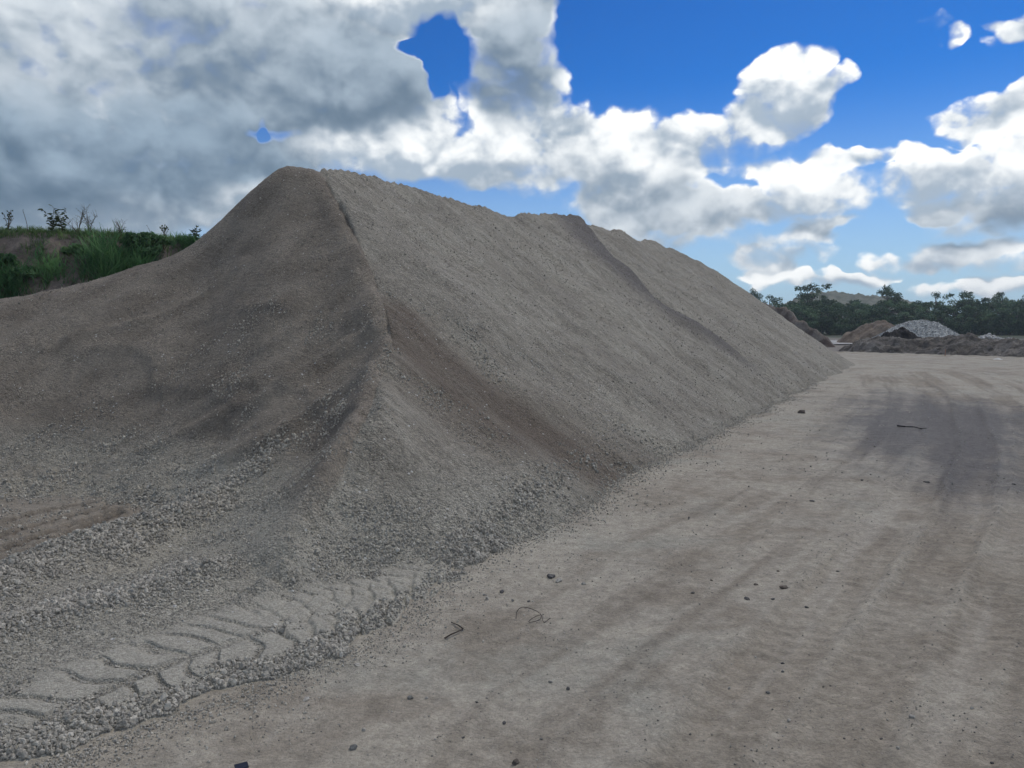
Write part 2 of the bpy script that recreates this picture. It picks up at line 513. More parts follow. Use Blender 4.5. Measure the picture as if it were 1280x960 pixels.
def pile_height(x, y):
    wx = x + 0.35 * fbm(x / 2.3, y / 2.3, 3, seed=3)
    wy = y + 0.35 * fbm(x / 2.3 + 40, y / 2.3, 3, seed=5)
    R = np.maximum(cones(wx, wy, CREST, REP), cones(wx, wy, [TOPL, PEAK], REP))
    R = np.maximum(R, cones(wx, wy, SPUR, REP * 0.94))
    shoulder = [TOPL, at(250, 303, 19.6), at(185, 325, 19), at(60, 362, 18.1), at(-160, 390, 17)]
    sh = cones(wx, wy, [p + np.array([0, 0, .25]) for p in shoulder], 0.33)
    L = Lfun(x, y)
    d, par, side = poly_dist(x, y, RIDGE_PLAN)
    L = L + np.where(side < 0, 2.2 * d, 0.0) + 0.15 * np.exp(-(d / .42) ** 2)
    cap = np.where(side > 0, smax(R, np.minimum(sh, R + 0.95 * d * sstep(6.9, 8.2, y)), 0.02), R)
    H = smin(cap, L, 0.16 + .22 * sstep(11, 14, y))
    # apron of spilled gravel and windrows near the camera
    dt, pt, st = poly_dist(x + 0.16 * perlin(x * 1.7, y * 1.7, 8) + 0.09 * perlin(x * 5, y * 5, 9), y + 0.16 * perlin(x * 1.7 + 9, y * 1.7, 9), TOE)
    din = dt * st
    apron = -0.05 + 0.085 * sstep(-0.10, 0.45, din) + 0.045 * np.clip(din - .2, 0, 2.2) + 0.25 * np.clip(din, -1, 0)
    lip = 0.035 * np.exp(-((din - 0.28) / 0.2) ** 2) * sstep(9.5, 8.0, y)
    apron = apron + lip * (0.7 + 0.6 * perlin(x * 1.3, y * 1.3, 33))
    apron = np.where(y > 14, apron - (y - 14) * .1, apron)
    apron = apron - 3.0 * sstep(-0.35, -0.9, x + 3.4 - 0.45 * (y - 7)) * sstep(7.4, 8.4, y)   # left floor stays bare
    w1 = cones(wx, wy, WIND1, 0.42); w2 = cones(wx, wy, WIND2, 0.30)
    H = smax(H, apron, 0.10)
    H = smax(H, w1, 0.10)
    H = smax(H, w2, 0.10)
    # wheel-loader lug prints pressed into the apron
    dp, pp, sp = poly_dist(x, y, PADS)
    lat = dp * sp
    m = sstep(.66, .45, dp + .12 * perlin(x * 2, y * 2, 46)) * sstep(-.1, .25, pp) * sstep(4.9, 4.4, pp)
    wob = 0.12 * perlin(x * 2.1, y * 2.1, 21)
    ph = (pp + wob) / 0.25 + np.abs(lat) * 1.5
    fr = ph - np.floor(ph)
    lug = sstep(0.0, 0.10, fr) * sstep(1.0, 0.72, fr) * sstep(0.02, .07, np.abs(lat + .3 * wob)) 
    H = H + m * (0.024 * lug - 0.015) * np.clip(.75 + .8 * perlin(x * 1.2, y * 1.2, 45), .25, 1.1)
    # second pass of prints higher up, across the foot of the spur
    dq, pq, sq = poly_dist(x, y, [tuple(gnd(u, v, .15)[:2]) for (u, v) in [(330, 770), (440, 745), (560, 715)]])
    m2 = sstep(.5, .36, dq) * sstep(-.1, .2, pq) * sstep(2.4, 2.0, pq)
    fr2 = ((pq - .7 * dq * sq + wob) / 0.24) % 1.0
    H = H + m2 * 0.024 * (sstep(0, .15, fr2) * sstep(1, .6, fr2) - .5)
    # relief
    nearpile = sstep(-0.02, 0.5, H)
    rs = (x - A0[0]) * TD[0] + (y - A0[1]) * TD[1]
    rd = (x - A0[0]) * TN[0] + (y - A0[1]) * TN[1]
    right = (side < 0)
    left = 1.0 - right
    H = H + nearpile * 0.085 * fbm(x / 1.6, y / 1.6, 4, .5, 41)
    rill = fbm(rs * 2.2 + 0.6 * perlin(rd * .7, rs * .3, 2), rd * 0.22, 4, .55, 51)
    H = H + nearpile * right * 0.050 * rill * sstep(0, 1.5, rd)
    # loads tipped over the crest leave broad tongues on the face
    tong = fbm(rs / 2.6, rd * .10, 2, .5, 61)
    H = H + nearpile * right * 0.16 * tong * sstep(1.0, 4.0, rd) * sstep(13, 18, y)
    # grooves running down the dug left face towards the lower left
    gs = x * 0.80 - y * 0.60; gd = x * 0.60 + y * 0.80
    gro = fbm(gs * 0.9 + .5 * perlin(gd * .4, gs * .4, 6), gd * 0.22, 4, .5, 71)
    H = H + nearpile * left * 0.13 * gro * sstep(.3, 1.2, H)
    lm = sstep(.1, .5, H) * left
    for i, q in enumerate(SCARP):
        ds, ps, ss = poly_dist(x + .10 * perlin(x * 2, y * 2, 11 + i), y + .1 * perlin(x * 2, y * 2, 15), q)
        H = H + lm * (0.035 * np.exp(-(ds / .22) ** 2) - np.where(ss < 0, .035, 0) * np.exp(-ds / .6) * sstep(0, .15, ds))
    for i, q in enumerate(FURROW):
        ds, ps, ss = poly_dist(x + .12 * perlin(x * 1.5, y * 1.5, 21 + i), y, q)
        H = H + lm * (0.05 * np.exp(-(ds / .16) ** 2) - .045 * np.exp(-((ds - .30) / .2) ** 2))
    toer = sstep(-.15, .0, H) * sstep(.5, .12, H) * np.maximum(sstep(.5, .2, np.abs(din)) * sstep(7.0, 8.0, y), sstep(-4.2, -4.8, x) * sstep(9.5, 10.5, y))
    H = H + toer * (0.05 * perlin(x * 2.6, y * 2.6, 95) + .035 * perlin(x * 7, y * 7, 96))
    db, pb, sb = poly_dist(x, y, BROWN)
    H = H - 0.03 * np.exp(-(db / 1.1) ** 2) * right
    dd, pd, sdk = poly_dist(x, y, DARKB)
    H = H + 0.13 * sstep(.25, -.15, dd * sdk) * sstep(5, .0, dd) * right * sstep(1.5, 3, rd)
    H = H + sstep(-.02, .1, H) * 0.013 * fbm(x * 5, y * 5, 3, .6, 81)
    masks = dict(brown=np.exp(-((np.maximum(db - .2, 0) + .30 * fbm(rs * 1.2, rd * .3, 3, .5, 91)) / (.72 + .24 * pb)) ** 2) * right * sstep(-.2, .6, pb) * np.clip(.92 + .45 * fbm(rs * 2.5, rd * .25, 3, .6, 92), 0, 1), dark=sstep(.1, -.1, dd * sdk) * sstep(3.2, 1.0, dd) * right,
                 dug=left * sstep(.35, 1.0, H), low=sstep(.9, .35, H) * sstep(13, 10, y), pads=np.clip(m * lug + .8 * m2, 0, 1), rd=rd, rs=rs,
                 wind=np.maximum(sstep(.55, .05, poly_dist(x, y, [tuple(p[:2]) for p in WIND1])[0] + .22 * fbm(x * 2, y * 2, 3, .6, 4)), .9 * sstep(.60, .05, poly_dist(x, y, [tuple(p[:2]) for p in WIND2])[0] + .28 * fbm(x * 2, y * 2, 3, .6, 5))),
                 edge=np.exp(-((din - .18) / .24) ** 2) * sstep(15, 10, y), din=din)
    return H, masks


# tyre tracks on the haul road, as plan lines
def px_line(pts):
    return [tuple(gnd(u, v)[:2]) for (u, v) in pts]


TRACKS = [px_line(p) for p in [
    [(860, 985), (960, 840), (1060, 720), (1135, 635), (1180, 560), (1175, 500), (1130, 465)],
    [(1000, 985), (1080, 860), (1150, 740), (1205, 640), (1225, 560), (1205, 500), (1150, 465)],
    [(1150, 985), (1210, 850), (1262, 720), (1300, 620), (1290, 540), (1245, 490), (1180, 462)],
    [(1290, 985), (1330, 830), (1370, 700), (1390, 600), (1340, 520), (1260, 475)],
    [(560, 985), (700, 860), (830, 740), (940, 640), (1010, 570), (1050, 520), (1080, 480)],
]]
RUTS = [px_line(p) for p in [[(-60, 700), (0, 672), (70, 652), (150, 634)], [(-60, 720), (0, 690), (80, 662), (150, 640)], [(-60, 741), (0, 705), (90, 668), (150, 645)],
                             [(-80, 665), (0, 655), (60, 640), (115, 632)]]]


def ground_height(x, y):
    r = np.hypot(x, y)
    nearw = sstep(140, 40, r)
    h = nearw * (0.035 * fbm(x / 3.1, y / 3.1, 4, .5, 101) + 0.012 * fbm(x * 1.3, y * 1.3, 4, .6, 111))
    h = h + sstep(40, 15, r) * 0.006 * fbm(x * 6, y * 6, 3, .6, 121)
    trk = np.zeros_like(x)
    tread = np.zeros_like(x)
    for i, t in enumerate(TRACKS):
        sel = r < 75
        d, p, s = poly_dist(x[sel], y[sel], t)
        w = 0.30 + 0.05 * perlin(p * .8, p * 0 + i, 7)
        band = sstep(w + .10, w - .08, d)
        band = band * sstep(-.55, .25, perlin(p * .30 + 7 * i, d * 0 + 1.5, 13))
        sid = np.exp(-((d - w - .06) / .07) ** 2)
        lug = np.sin((p + .25 * d * s) * 2 * np.pi / .17 + 2.0 * perlin(p * .9, d * 3, 5))
        hh = -0.028 * band + 0.022 * sid + 0.006 * lug * band * sstep(-.1, .35, perlin(p * 1.1 + i * 5, d * 2, 27))
        if i == 4:
            hh = hh * .35
        h[sel] += hh
        trk[sel] = np.maximum(trk[sel], band * (.5 if i == 4 else 1))
        tread[sel] = np.maximum(tread[sel], sid)
    # long streaks left by traffic along the haul road
    dm, pm_, sm = poly_dist(x, y, TRACKS[1])
    lat = dm * sm
    streak = fbm(lat * 1.7 + .25 * perlin(pm_ * .25, lat * .5, 31), pm_ * .10, 4, .6, 131) * sstep(7, 3.5, np.abs(lat + 1.0)) * (r < 75)
    h = h + .016 * streak
    rut = np.zeros_like(x)
    for i, t in enumerate(RUTS):
        sel = (x < -3) & (x > -9) & (y > 4) & (y < 14)
        d, p, s = poly_dist(x[sel], y[sel], t)
        d = np.abs(d + .03 * perlin(p * 2.5, d * 0 + i, 3))
        g = np.exp(-(d / .075) ** 2) * (.55 + .45 * sstep(.15, .3, np.abs(((p / .30 + .4 * i) % 1.0) - .5)))
        e = np.exp(-((d - .11) / .05) ** 2) * (0.5 + .5 * (((p / .26) % 1.0) < .7))
        h[sel] += -0.10 * g + 0.05 * e
        rut[sel] = np.maximum(rut[sel], g)
    # far edge of the yard: a low lip where the haul road ends
    e0, e1 = gnd(1030, 441)[:2], gnd(1280, 449)[:2]
    ed = (e1 - e0) / np.linalg.norm(e1 - e0)
    en = np.array([-ed[1], ed[0]])
    if en[1] < 0:
        en = -en
    dn = (x - e0[0]) * en[0] + (y - e0[1]) * en[1] + .25 * fbm(x / 4, y / 4, 2, seed=8)
    h = h + 0.16 * np.exp(-((dn - .5) / .35) ** 2) * (r < 140) - 0.10 * sstep(0.6, 2.5, dn) * (r < 300)
    return h, trk, tread, rut, dn, streak


# ----------------------------------------------------------------------------
# materials
# ----------------------------------------------------------------------------
def new_mat(name):
    m = bpy.data.materials.new(name)
    m.use_nodes = True
    t = NT(m.node_tree)
    t.n.clear()
    out = t.node('ShaderNodeOutputMaterial')
    b = t.node('ShaderNodeBsdfPrincipled')
    t.l.new(b.outputs[0], out.inputs[0])
    b.inputs['Roughness'].default_value = 0.9
    b.inputs['Specular IOR Level'].default_value = 0.25
    return m, t, b


def attr(t, name):
    return t.node('ShaderNodeAttribute', attribute_name=name).outputs['Fac']


def pos(t):
    return t.node('ShaderNodeNewGeometry').outputs['Position']


def bump(t, b, h, strength, dist, prev=None):
    n = t.node('ShaderNodeBump')
    n.inputs['Strength'].default_value = strength
    n.inputs['Distance'].default_value = dist
    t.l.new(h, n.inputs['Height'])
    if prev is not None:
        t.l.new(prev, n.inputs['Normal'])
    if b is not None:
        t.l.new(n.outputs[0], b.inputs['Normal'])
    return n.outputs[0]


def gravel_mat():
    m, t, b = new_mat('crushed_rock')
    P = pos(t)
    big = t.noise(P, 0.35, 3, .55)
    mid = t.noise(P, 1.6, 4, .6)
    c = t.mix(t.ramp(big, .38, .62), (.196, .187, .168), (.238, .229, .206))
    c = t.mix(t.math('MULTIPLY', t.ramp(mid, .40, .68), .55), c, (.165, .153, .136))
    # streaks down the slope
    mp = t.node('ShaderNodeMapping', vector_type='TEXTURE')
    mp.inputs['Rotation'].default_value = (0, 0, math.atan2(TD[1], TD[0]))
    t.l.new(P, mp.inputs['Vector'])
    st = t.noise(t.vmath('MULTIPLY', mp.outputs[0], (3.2, 0.32, 0.32)), 1.0, 4, .6)
    c = t.mix(t.math('MULTIPLY', t.ramp(st, .47, .70), .5), c, (.150, .138, .122))
    st2 = t.noise(t.vmath('MULTIPLY', mp.outputs[0], (0.55, 0.10, 0.10)), 1.0, 3, .5)
    c = t.mix(t.math('MULTIPLY', t.ramp(st2, .50, .62), .35), c, (.255, .243, .214))
    clod = t.noise(t.vmath('MULTIPLY', mp.outputs[0], (13.0, 5.0, 5.0)), 1.0, 3, .7)
    cl = t.node('ShaderNodeCombineXYZ')
    clk = t.ramp(clod, .32, .68, .80, 1.20, False)
    for i in range(3):
        t.l.new(clk, cl.inputs[i])
    c = t.mix(1.0, c, cl.outputs[0], 'MULTIPLY')
    c = t.mix(t.math('MULTIPLY', attr(t, 'brown'), .95), c, t.mix(mid, (.080, .066, .055), (.116, .097, .082)))
    c = t.mix(t.math('MULTIPLY', attr(t, 'dark'), .85), c, (.092, .086, .088))
    c = t.mix(t.math('MULTIPLY', attr(t, 'low'), .75), c, t.mix(mid, (.266, .259, .236), (.212, .206, .187)))
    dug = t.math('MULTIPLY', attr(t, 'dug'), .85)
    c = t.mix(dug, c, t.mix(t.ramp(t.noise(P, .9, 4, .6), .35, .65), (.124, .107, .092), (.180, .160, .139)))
    c = t.mix(t.math('MULTIPLY', attr(t, 'pads'), .7), c, (.275, .268, .245))
    v1 = t.voronoi(P, 34.0)
    v2 = t.voronoi(P, 95.0)
    s1 = t.node('ShaderNodeSeparateColor'); t.l.new(v1.outputs['Color'], s1.inputs[0])
    s2 = t.node('ShaderNodeSeparateColor'); t.l.new(v2.outputs['Color'], s2.inputs[0])
    k1 = t.ramp(s1.outputs[0], 0, 1, .68, 1.34, False)
    k2 = t.ramp(s2.outputs[0], 0, 1, .72, 1.28, False)
    coarse = t.ramp(t.math('MULTIPLY_ADD', attr(t, 'pads'), -.5, t.noise(P, 1.1, 5, .65)), .38, .60)
    k1b = t.math('MULTIPLY_ADD', t.math('SUBTRACT', k1, 1.0), t.math('MULTIPLY_ADD', coarse, .7, .3), 1.0)
    k = t.math('MULTIPLY', k1b, k2)
    kc = t.node('ShaderNodeCombineXYZ')
    for i in range(3):
        t.l.new(k, kc.inputs[i])
    c = t.mix(1.0, c, kc.outputs[0], 'MULTIPLY')
    c = t.vmath('MULTIPLY', c, (1.32, 1.28, 1.18))
    # a few pale chips
    vw = t.voronoi(P, 21.0)
    sw = t.node('ShaderNodeSeparateColor'); t.l.new(vw.outputs['Color'], sw.inputs[0])
    chip = t.math('MULTIPLY', t.math('GREATER_THAN', sw.outputs[1], .985), t.math('LESS_THAN', vw.outputs['Distance'], .34))
    c = t.mix(chip, c, (.50, .49, .46))
    t.l.new(c, b.inputs['Base Color'])
    smooth_ = t.math('MULTIPLY_ADD', attr(t, 'pads'), -.8, 1.0)
    n = bump(t, None, t.math('MULTIPLY', clod, smooth_), .6, .06)
    n = bump(t, None, t.math('MULTIPLY', t.noise(P, 14.0, 5, .65), smooth_), .6, .030, n)
    n = bump(t, None, t.math('MULTIPLY', t.math('MULTIPLY', v1.outputs['Distance'], -1.0), t.math('MULTIPLY_ADD', coarse, .75, .25)), .8, .022, n)
    bump(t, b, t.math('MULTIPLY', v2.outputs['Distance'], -1.0), .7, .008, n)
    b.inputs['Roughness'].default_value = .95
    return m


def stone_mat(name, lo, hi, tint=(1, 1, 1)):
    m, t, b = new_mat(name)
    r = t.node('ShaderNodeObjectInfo').outputs['Random']
    P = t.node('ShaderNodeTexCoord').outputs['Object']
    n = t.noise(P, 2.5, 5, .6)
    a = tuple(lo * q for q in tint); c_ = tuple(hi * q for q in tint)
    c = t.mix(t.math('POWER', r, 1.6), a, c_)
    c = t.mix(t.math('MULTIPLY', t.ramp(n, .35, .7), .35), c, tuple(.5 * (lo + hi) * q * .7 for q in (1.0, .93, .85)))
    t.l.new(c, b.inputs['Base Color'])
    bump(t, b, n, .4, .15)
    return m


def ground_mat():
    m, t, b = new_mat('packed_earth')
    P = pos(t)
    big = t.noise(P, .16, 4, .6)
    mid = t.noise(P, 0.9, 5, .62, dist=.4)
    fine = t.noise(P, 7.0, 6, .68)
    c = t.mix(t.ramp(big, .38, .62), (.305, .276, .232), (.345, .322, .277))
    c = t.mix(t.math('MULTIPLY', t.ramp(mid, .45, .66), .65), c, (.380, .355, .302))
    c = t.mix(t.math('MULTIPLY', t.ramp(mid, .50, .34), .65), c, (.215, .188, .152))
    # grey gravel dust drifted across the dirt
    grey = t.noise(t.vmath('ADD', P, (31., 7., 0.)), .45, 5, .6, dist=.3)
    c = t.mix(t.math('MULTIPLY', t.ramp(grey, .50, .66), .6), c, (.300, .298, .262))
    pale = t.noise(t.vmath('ADD', P, (3., 57., 0.)), 1.1, 6, .7)
    c = t.mix(t.math('MULTIPLY', t.ramp(pale, .64, .76), .55), c, (.45, .43, .38))
    c = t.mix(t.math('MULTIPLY', attr(t, 'trk'), .62), c, t.mix(fine, (.180, .153, .120), (.280, .248, .202)))
    sk = attr(t, 'streak')
    c = t.mix(t.ramp(sk, .02, .45, 0, .7), c, (.190, .166, .136))
    c = t.mix(t.ramp(sk, -.05, -.45, 0, .6), c, (.375, .350, .305))
    c = t.mix(t.math('MULTIPLY', attr(t, 'soil'), .75), c, t.mix(mid, (.165, .147, .126), (.235, .214, .188)))
    c = t.mix(t.math('MULTIPLY', attr(t, 'rut'), .85), c, (.080, .062, .050))
    wn = t.math('ADD', t.math('MULTIPLY', attr(t, 'wet'), t.math('MULTIPLY_ADD', sk, .55, 1.15)), t.math('MULTIPLY_ADD', t.noise(P, .8, 5, .65, dist=.5), 1.1, -.55))
    wet = t.math('MULTIPLY', t.ramp(wn, .08, .95), .82)
    c = t.mix(wet, c, (.105, .104, .110))
    c = t.mix(t.math('MULTIPLY', attr(t, 'far'), .8), c, t.mix(mid, (.135, .122, .112), (.195, .180, .168)))
    c = t.mix(t.math('MULTIPLY', attr(t, 'turf'), .9), c, (.045, .060, .030))
    v = t.voronoi(P, 60.0)
    s = t.node('ShaderNodeSeparateColor'); t.l.new(v.outputs['Color'], s.inputs[0])
    k = t.math('MULTIPLY', t.ramp(s.outputs[0], 0, 1, .86, 1.14, False), t.ramp(fine, .25, .75, .70, 1.30, False))
    kc = t.node('ShaderNodeCombineXYZ')
    for i in range(3):
        t.l.new(k, kc.inputs[i])
    c = t.mix(1.0, c, kc.outputs[0], 'MULTIPLY')
    c = t.vmath('MULTIPLY', c, (1.03, 1.01, .965))
    t.l.new(c, b.inputs['Base Color'])
    b.inputs['Roughness'].default_value = .93
    n = bump(t, None, t.noise(P, 5.0, 7, .72), .6, .045)
    n = bump(t, None, t.noise(P, 22.0, 4, .70), .75, .022, n)
    bump(t, b, t.math('MULTIPLY', v.outputs['Distance'], -1.0), .45, .006, n)
    return m


def soil_mat(name, c0, c1, scale=1.2, coarse=None, bmp=.08):
    m, t, b = new_mat(name)
    P = pos(t)
    c = t.mix(t.ramp(t.noise(P, scale, 6, .65), .35, .65), c0, c1)
    f = t.noise(P, scale * 9, 5, .7)
    kc = t.node('ShaderNodeCombineXYZ')
    k = t.ramp(f, .25, .75, .70, 1.30, False)
    for i in range(3):
        t.l.new(k, kc.inputs[i])
    c = t.mix(1.0, c, kc.outputs[0], 'MULTIPLY')
    if coarse:
        v = t.voronoi(P, coarse)
        s = t.node('ShaderNodeSeparateColor'); t.l.new(v.outputs['Color'], s.inputs[0])
        kk = t.node('ShaderNodeCombineXYZ')
        q = t.ramp(s.outputs[0], 0, 1, .55, 1.4, False)
        for i in range(3):
            t.l.new(q, kk.inputs[i])
        c = t.mix(1.0, c, kk.outputs[0], 'MULTIPLY')
    t.l.new(c, b.inputs['Base Color'])
    bump(t, b, f, .8, bmp)
    return m


def plain_mat(name, col, rough=.8, var=.25, scale=8.0):
    m, t, b = new_mat(name)
    P = t.node('ShaderNodeTexCoord').outputs['Object']
    n = t.noise(P, scale, 4, .6)
    c = t.mix(t.ramp(n, .3, .7), tuple(q * (1 - var) for q in col), tuple(q * (1 + var) for q in col))
    t.l.new(c, b.inputs['Base Color'])
    b.inputs['Roughness'].default_value = rough
    return m


def leaf_mat(name, c0, c1, trans=.25):
    m, t, b = new_mat(name)
    g = t.node('ShaderNodeNewGeometry')
    r = g.outputs['Random Per Island']
    o = t.node('ShaderNodeObjectInfo').outputs['Random']
    c = t.mix(r, c0, c1)
    c = t.mix(t.math('MULTIPLY', o, .35), c, tuple(q * .72 for q in c0))
    pn = t.noise(g.outputs['Position'], .32, 2, .5)
    c = t.mix(t.ramp(pn, .48, .70), c, tuple(q * 1.5 for q in c1))
    c = t.mix(t.math('MULTIPLY', t.ramp(pn, .46, .30), .6), c, tuple(q * .8 for q in c0))
    t.l.new(c, b.inputs['Base Color'])
    b.inputs['Roughness'].default_value = .6
    tr = t.node('ShaderNodeBsdfTranslucent')
    t.l.new(c, tr.inputs[0])
    ms = t.node('ShaderNodeMixShader')
    ms.inputs[0].default_value = trans
    t.l.new(b.outputs[0], ms.inputs[1]); t.l.new(tr.outputs[0], ms.inputs[2])
    out = [n for n in t.n if n.type == 'OUTPUT_MATERIAL'][0]
    t.l.new(ms.outputs[0], out.inputs[0])
    return m


M_GRAVEL = gravel_mat()
M_STONE = stone_mat('grey_stone', .22, .48, (1.0, .925, .78))
M_STONE_NEAR = stone_mat('grey_chipped_stone', .31, .66, (1.0, .93, .79))
M_PEBBLE = stone_mat('dirt_pebble', .18, .50, (1.0, .94, .83))
M_GROUND = ground_mat()

# ----------------------------------------------------------------------------
# ground sheet
# ----------------------------------------------------------------------------
azf = np.radians(np.arange(-40, 40.01, 0.12))
azb = np.radians(np.linspace(40, 320, 72)[1:-1])
az = np.concatenate([azf, azb, [math.radians(320)]])
rad = np.concatenate([[0.3, 1.0, 2.0, 3.0], np.exp(np.arange(math.log(3.4), math.log(13), .0038)), np.exp(np.arange(math.log(13.05), math.log(80), .0058)), np.exp(np.linspace(math.log(81), math.log(6000), 50))])
gx, gy, gq = polar_grid(az, rad)
gh, trk, tread, rut, dn, streak = ground_height(gx, gy)
# soft masks that belong to the ground itself
wet = np.zeros_like(gx)
for (u, v, ru, rv, w) in [(1180, 528, 2.6, 8.0, 1.0), (1215, 575, 1.8, 5.0, .75), (1130, 505, 2.6, 7.0, .65), (1260, 540, 3.0, 6.5, .7), (1095, 570, 1.5, 3.5, .4)]:
    c = gnd(u, v)
    a = math.atan2(c[0], c[1])
    dx, dy = gx - c[0], gy - c[1]
    lx, ly = dx * math.cos(a) - dy * math.sin(a), dx * math.sin(a) + dy * math.cos(a)
    wet = np.maximum(wet, w * np.exp(-((lx / ru) ** 2 + (ly / rv) ** 2)))
soil = sstep(-3.2, -4.2, gx - .45 * (gy - 7)) * (gy > 2) * (gy < 20) * (gx > -30)
far = sstep(.3, .9, dn) * (gy > 30) * 1.0
turf = sstep(150, 175, np.hypot(gx, gy))
gme = mesh_np('ground', np.stack([gx, gy, gh], -1), gq, dict(trk=trk, streak=streak, wet=wet, soil=soil, rut=rut, far=far, turf=turf))
ground = link('ground', gme, M_GROUND, kind='structure')
tag(ground, 'packed grey-brown dirt yard and haul road with tyre tracks')

# ----------------------------------------------------------------------------
# the gravel stockpile
# ----------------------------------------------------------------------------
paz = np.radians(np.arange(-43, 29.01, 0.078))
prad = np.exp(np.arange(math.log(2.6), math.log(72), .0048))
px_, py_, pq_ = polar_grid(paz, prad)
ph_, pm = pile_height(px_, py_)
gh2 = np.zeros_like(ph_)
nz = np.abs(ph_) < .25
gh2[nz] = ground_height(px_[nz], py_[nz])[0]
keep = (ph_ > gh2 - .04)
kq = keep[pq_].any(axis=1)
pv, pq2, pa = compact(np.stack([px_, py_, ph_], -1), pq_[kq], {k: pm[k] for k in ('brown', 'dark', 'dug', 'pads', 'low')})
pv[:, 2] = np.maximum(pv[:, 2], -0.12)
pme = mesh_np('gravel_stockpile', pv, pq2, pa)
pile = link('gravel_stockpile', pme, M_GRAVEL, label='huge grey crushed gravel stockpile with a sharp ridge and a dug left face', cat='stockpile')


# ---- loose stones: prototypes and point instancing ---------------------------
def hull_rock(seed, n=13, flat=.75, jit=.35):
    r = np.random.default_rng(seed)
    bm = bmesh.new()
    for i in range(n):
        z = 1 - 2 * (i + .5) / n
        a = i * 2.39996 + r.random() * 1.2
        k = math.sqrt(max(0, 1 - z * z))
        s = 1 - jit * r.random()
        bm.verts.new((math.cos(a) * k * s * (1.0), math.sin(a) * k * s * .8, z * s * flat))
    bmesh.ops.convex_hull(bm, input=bm.verts)
    loose = [v for v in bm.verts if not v.link_faces]
    if loose:
        bmesh.ops.delete(bm, geom=loose, context='VERTS')
    me = bpy.data.meshes.new('stone')
    bm.to_mesh(me)
    bm.free()
    return me


def proto_collection(name, mat, seeds):
    c = bpy.data.collections.new(name)
    for s in seeds:
        me = hull_rock(s)
        me.materials.append(mat)
        o = bpy.data.objects.new('stone_prototype', me)
        c.objects.link(o)
    return c


def gn_scatter_tree(coll):
    g = bpy.data.node_groups.new('scatter_stones', 'GeometryNodeTree')
    g.interface.new_socket('Geometry', in_out='INPUT', socket_type='NodeSocketGeometry')
    g.interface.new_socket('Geometry', in_out='OUTPUT', socket_type='NodeSocketGeometry')
    n, l = g.nodes, g.links
    i, o = n.new('NodeGroupInput'), n.new('NodeGroupOutput')
    m2p = n.new('GeometryNodeMeshToPoints')
    iop = n.new('GeometryNodeInstanceOnPoints')
    ci = n.new('GeometryNodeCollectionInfo')
    ci.inputs['Collection'].default_value = coll
    ci.inputs['Separate Children'].default_value = True
    ci.inputs['Reset Children'].default_value = True
    iop.inputs['Pick Instance'].default_value = True

    def named(nm, dt):
        a = n.new('GeometryNodeInputNamedAttribute')
        a.data_type = dt
        a.inputs['Name'].default_value = nm
        return a.outputs[0]
    e2r = n.new('FunctionNodeEulerToRotation')
    l.new(named('rot', 'FLOAT_VECTOR'), e2r.inputs[0])
    l.new(i.outputs[0], m2p.inputs[0])
    l.new(m2p.outputs[0], iop.inputs['Points'])
    l.new(ci.outputs[0], iop.inputs['Instance'])
    l.new(e2r.outputs[0], iop.inputs['Rotation'])
    l.new(named('scl', 'FLOAT_VECTOR'), iop.inputs['Scale'])
    l.new(named('pick', 'INT'), iop.inputs['Instance Index'])
    l.new(iop.outputs[0], o.inputs[0])
    return g


def scatter(name, pts, size, coll, nproto, parent=None, label=None, cat=None, seed=1):
    r = np.random.default_rng(seed)
    N = len(pts)
    me = bpy.data.meshes.new(name)
    me.vertices.add(N)
    me.vertices.foreach_set('co', np.asarray(pts, np.float32).ravel())
    rot = r.random((N, 3)) * 2 * np.pi
    scl = np.asarray(size)[:, None] * (0.75 + .5 * r.random((N, 3)))
    a = me.attributes.new('rot', 'FLOAT_VECTOR', 'POINT'); a.data.foreach_set('vector', rot.astype(np.float32).ravel())
    a = me.attributes.new('scl', 'FLOAT_VECTOR', 'POINT'); a.data.foreach_set('vector', scl.astype(np.float32).ravel())
    a = me.attributes.new('pick', 'INT', 'POINT'); a.data.foreach_set('value', r.integers(0, nproto, N).astype(np.int32))
    me.update()
    o = link(name, me, None, parent, label, cat, None, 'stuff')
    md = o.modifiers.new('scatter', 'NODES')
    md.node_group = gn_scatter_tree(coll)
    return o


PROT = proto_collection('pile_stones', M_STONE, range(8))
PROT_NEAR = proto_collection('apron_stones', M_STONE_NEAR, range(20, 28))
PROT_PEB = proto_collection('dirt_pebbles', M_PEBBLE, range(40, 48))


def rand_sector(N, a0, a1, r0, r1, power=1.0, seed=0):
    """random plan points, density falling off with distance"""
    r = np.random.default_rng(seed)
    a = np.radians(a0 + (a1 - a0) * r.random(N))
    t = r.random(N)
    if power == 2:
        R = np.sqrt(r0 * r0 + (r1 * r1 - r0 * r0) * t)
    else:
        R = np.exp(np.log(r0) + (np.log(r1) - np.log(r0)) * t)
    return R * np.sin(a), R * np.cos(a), r


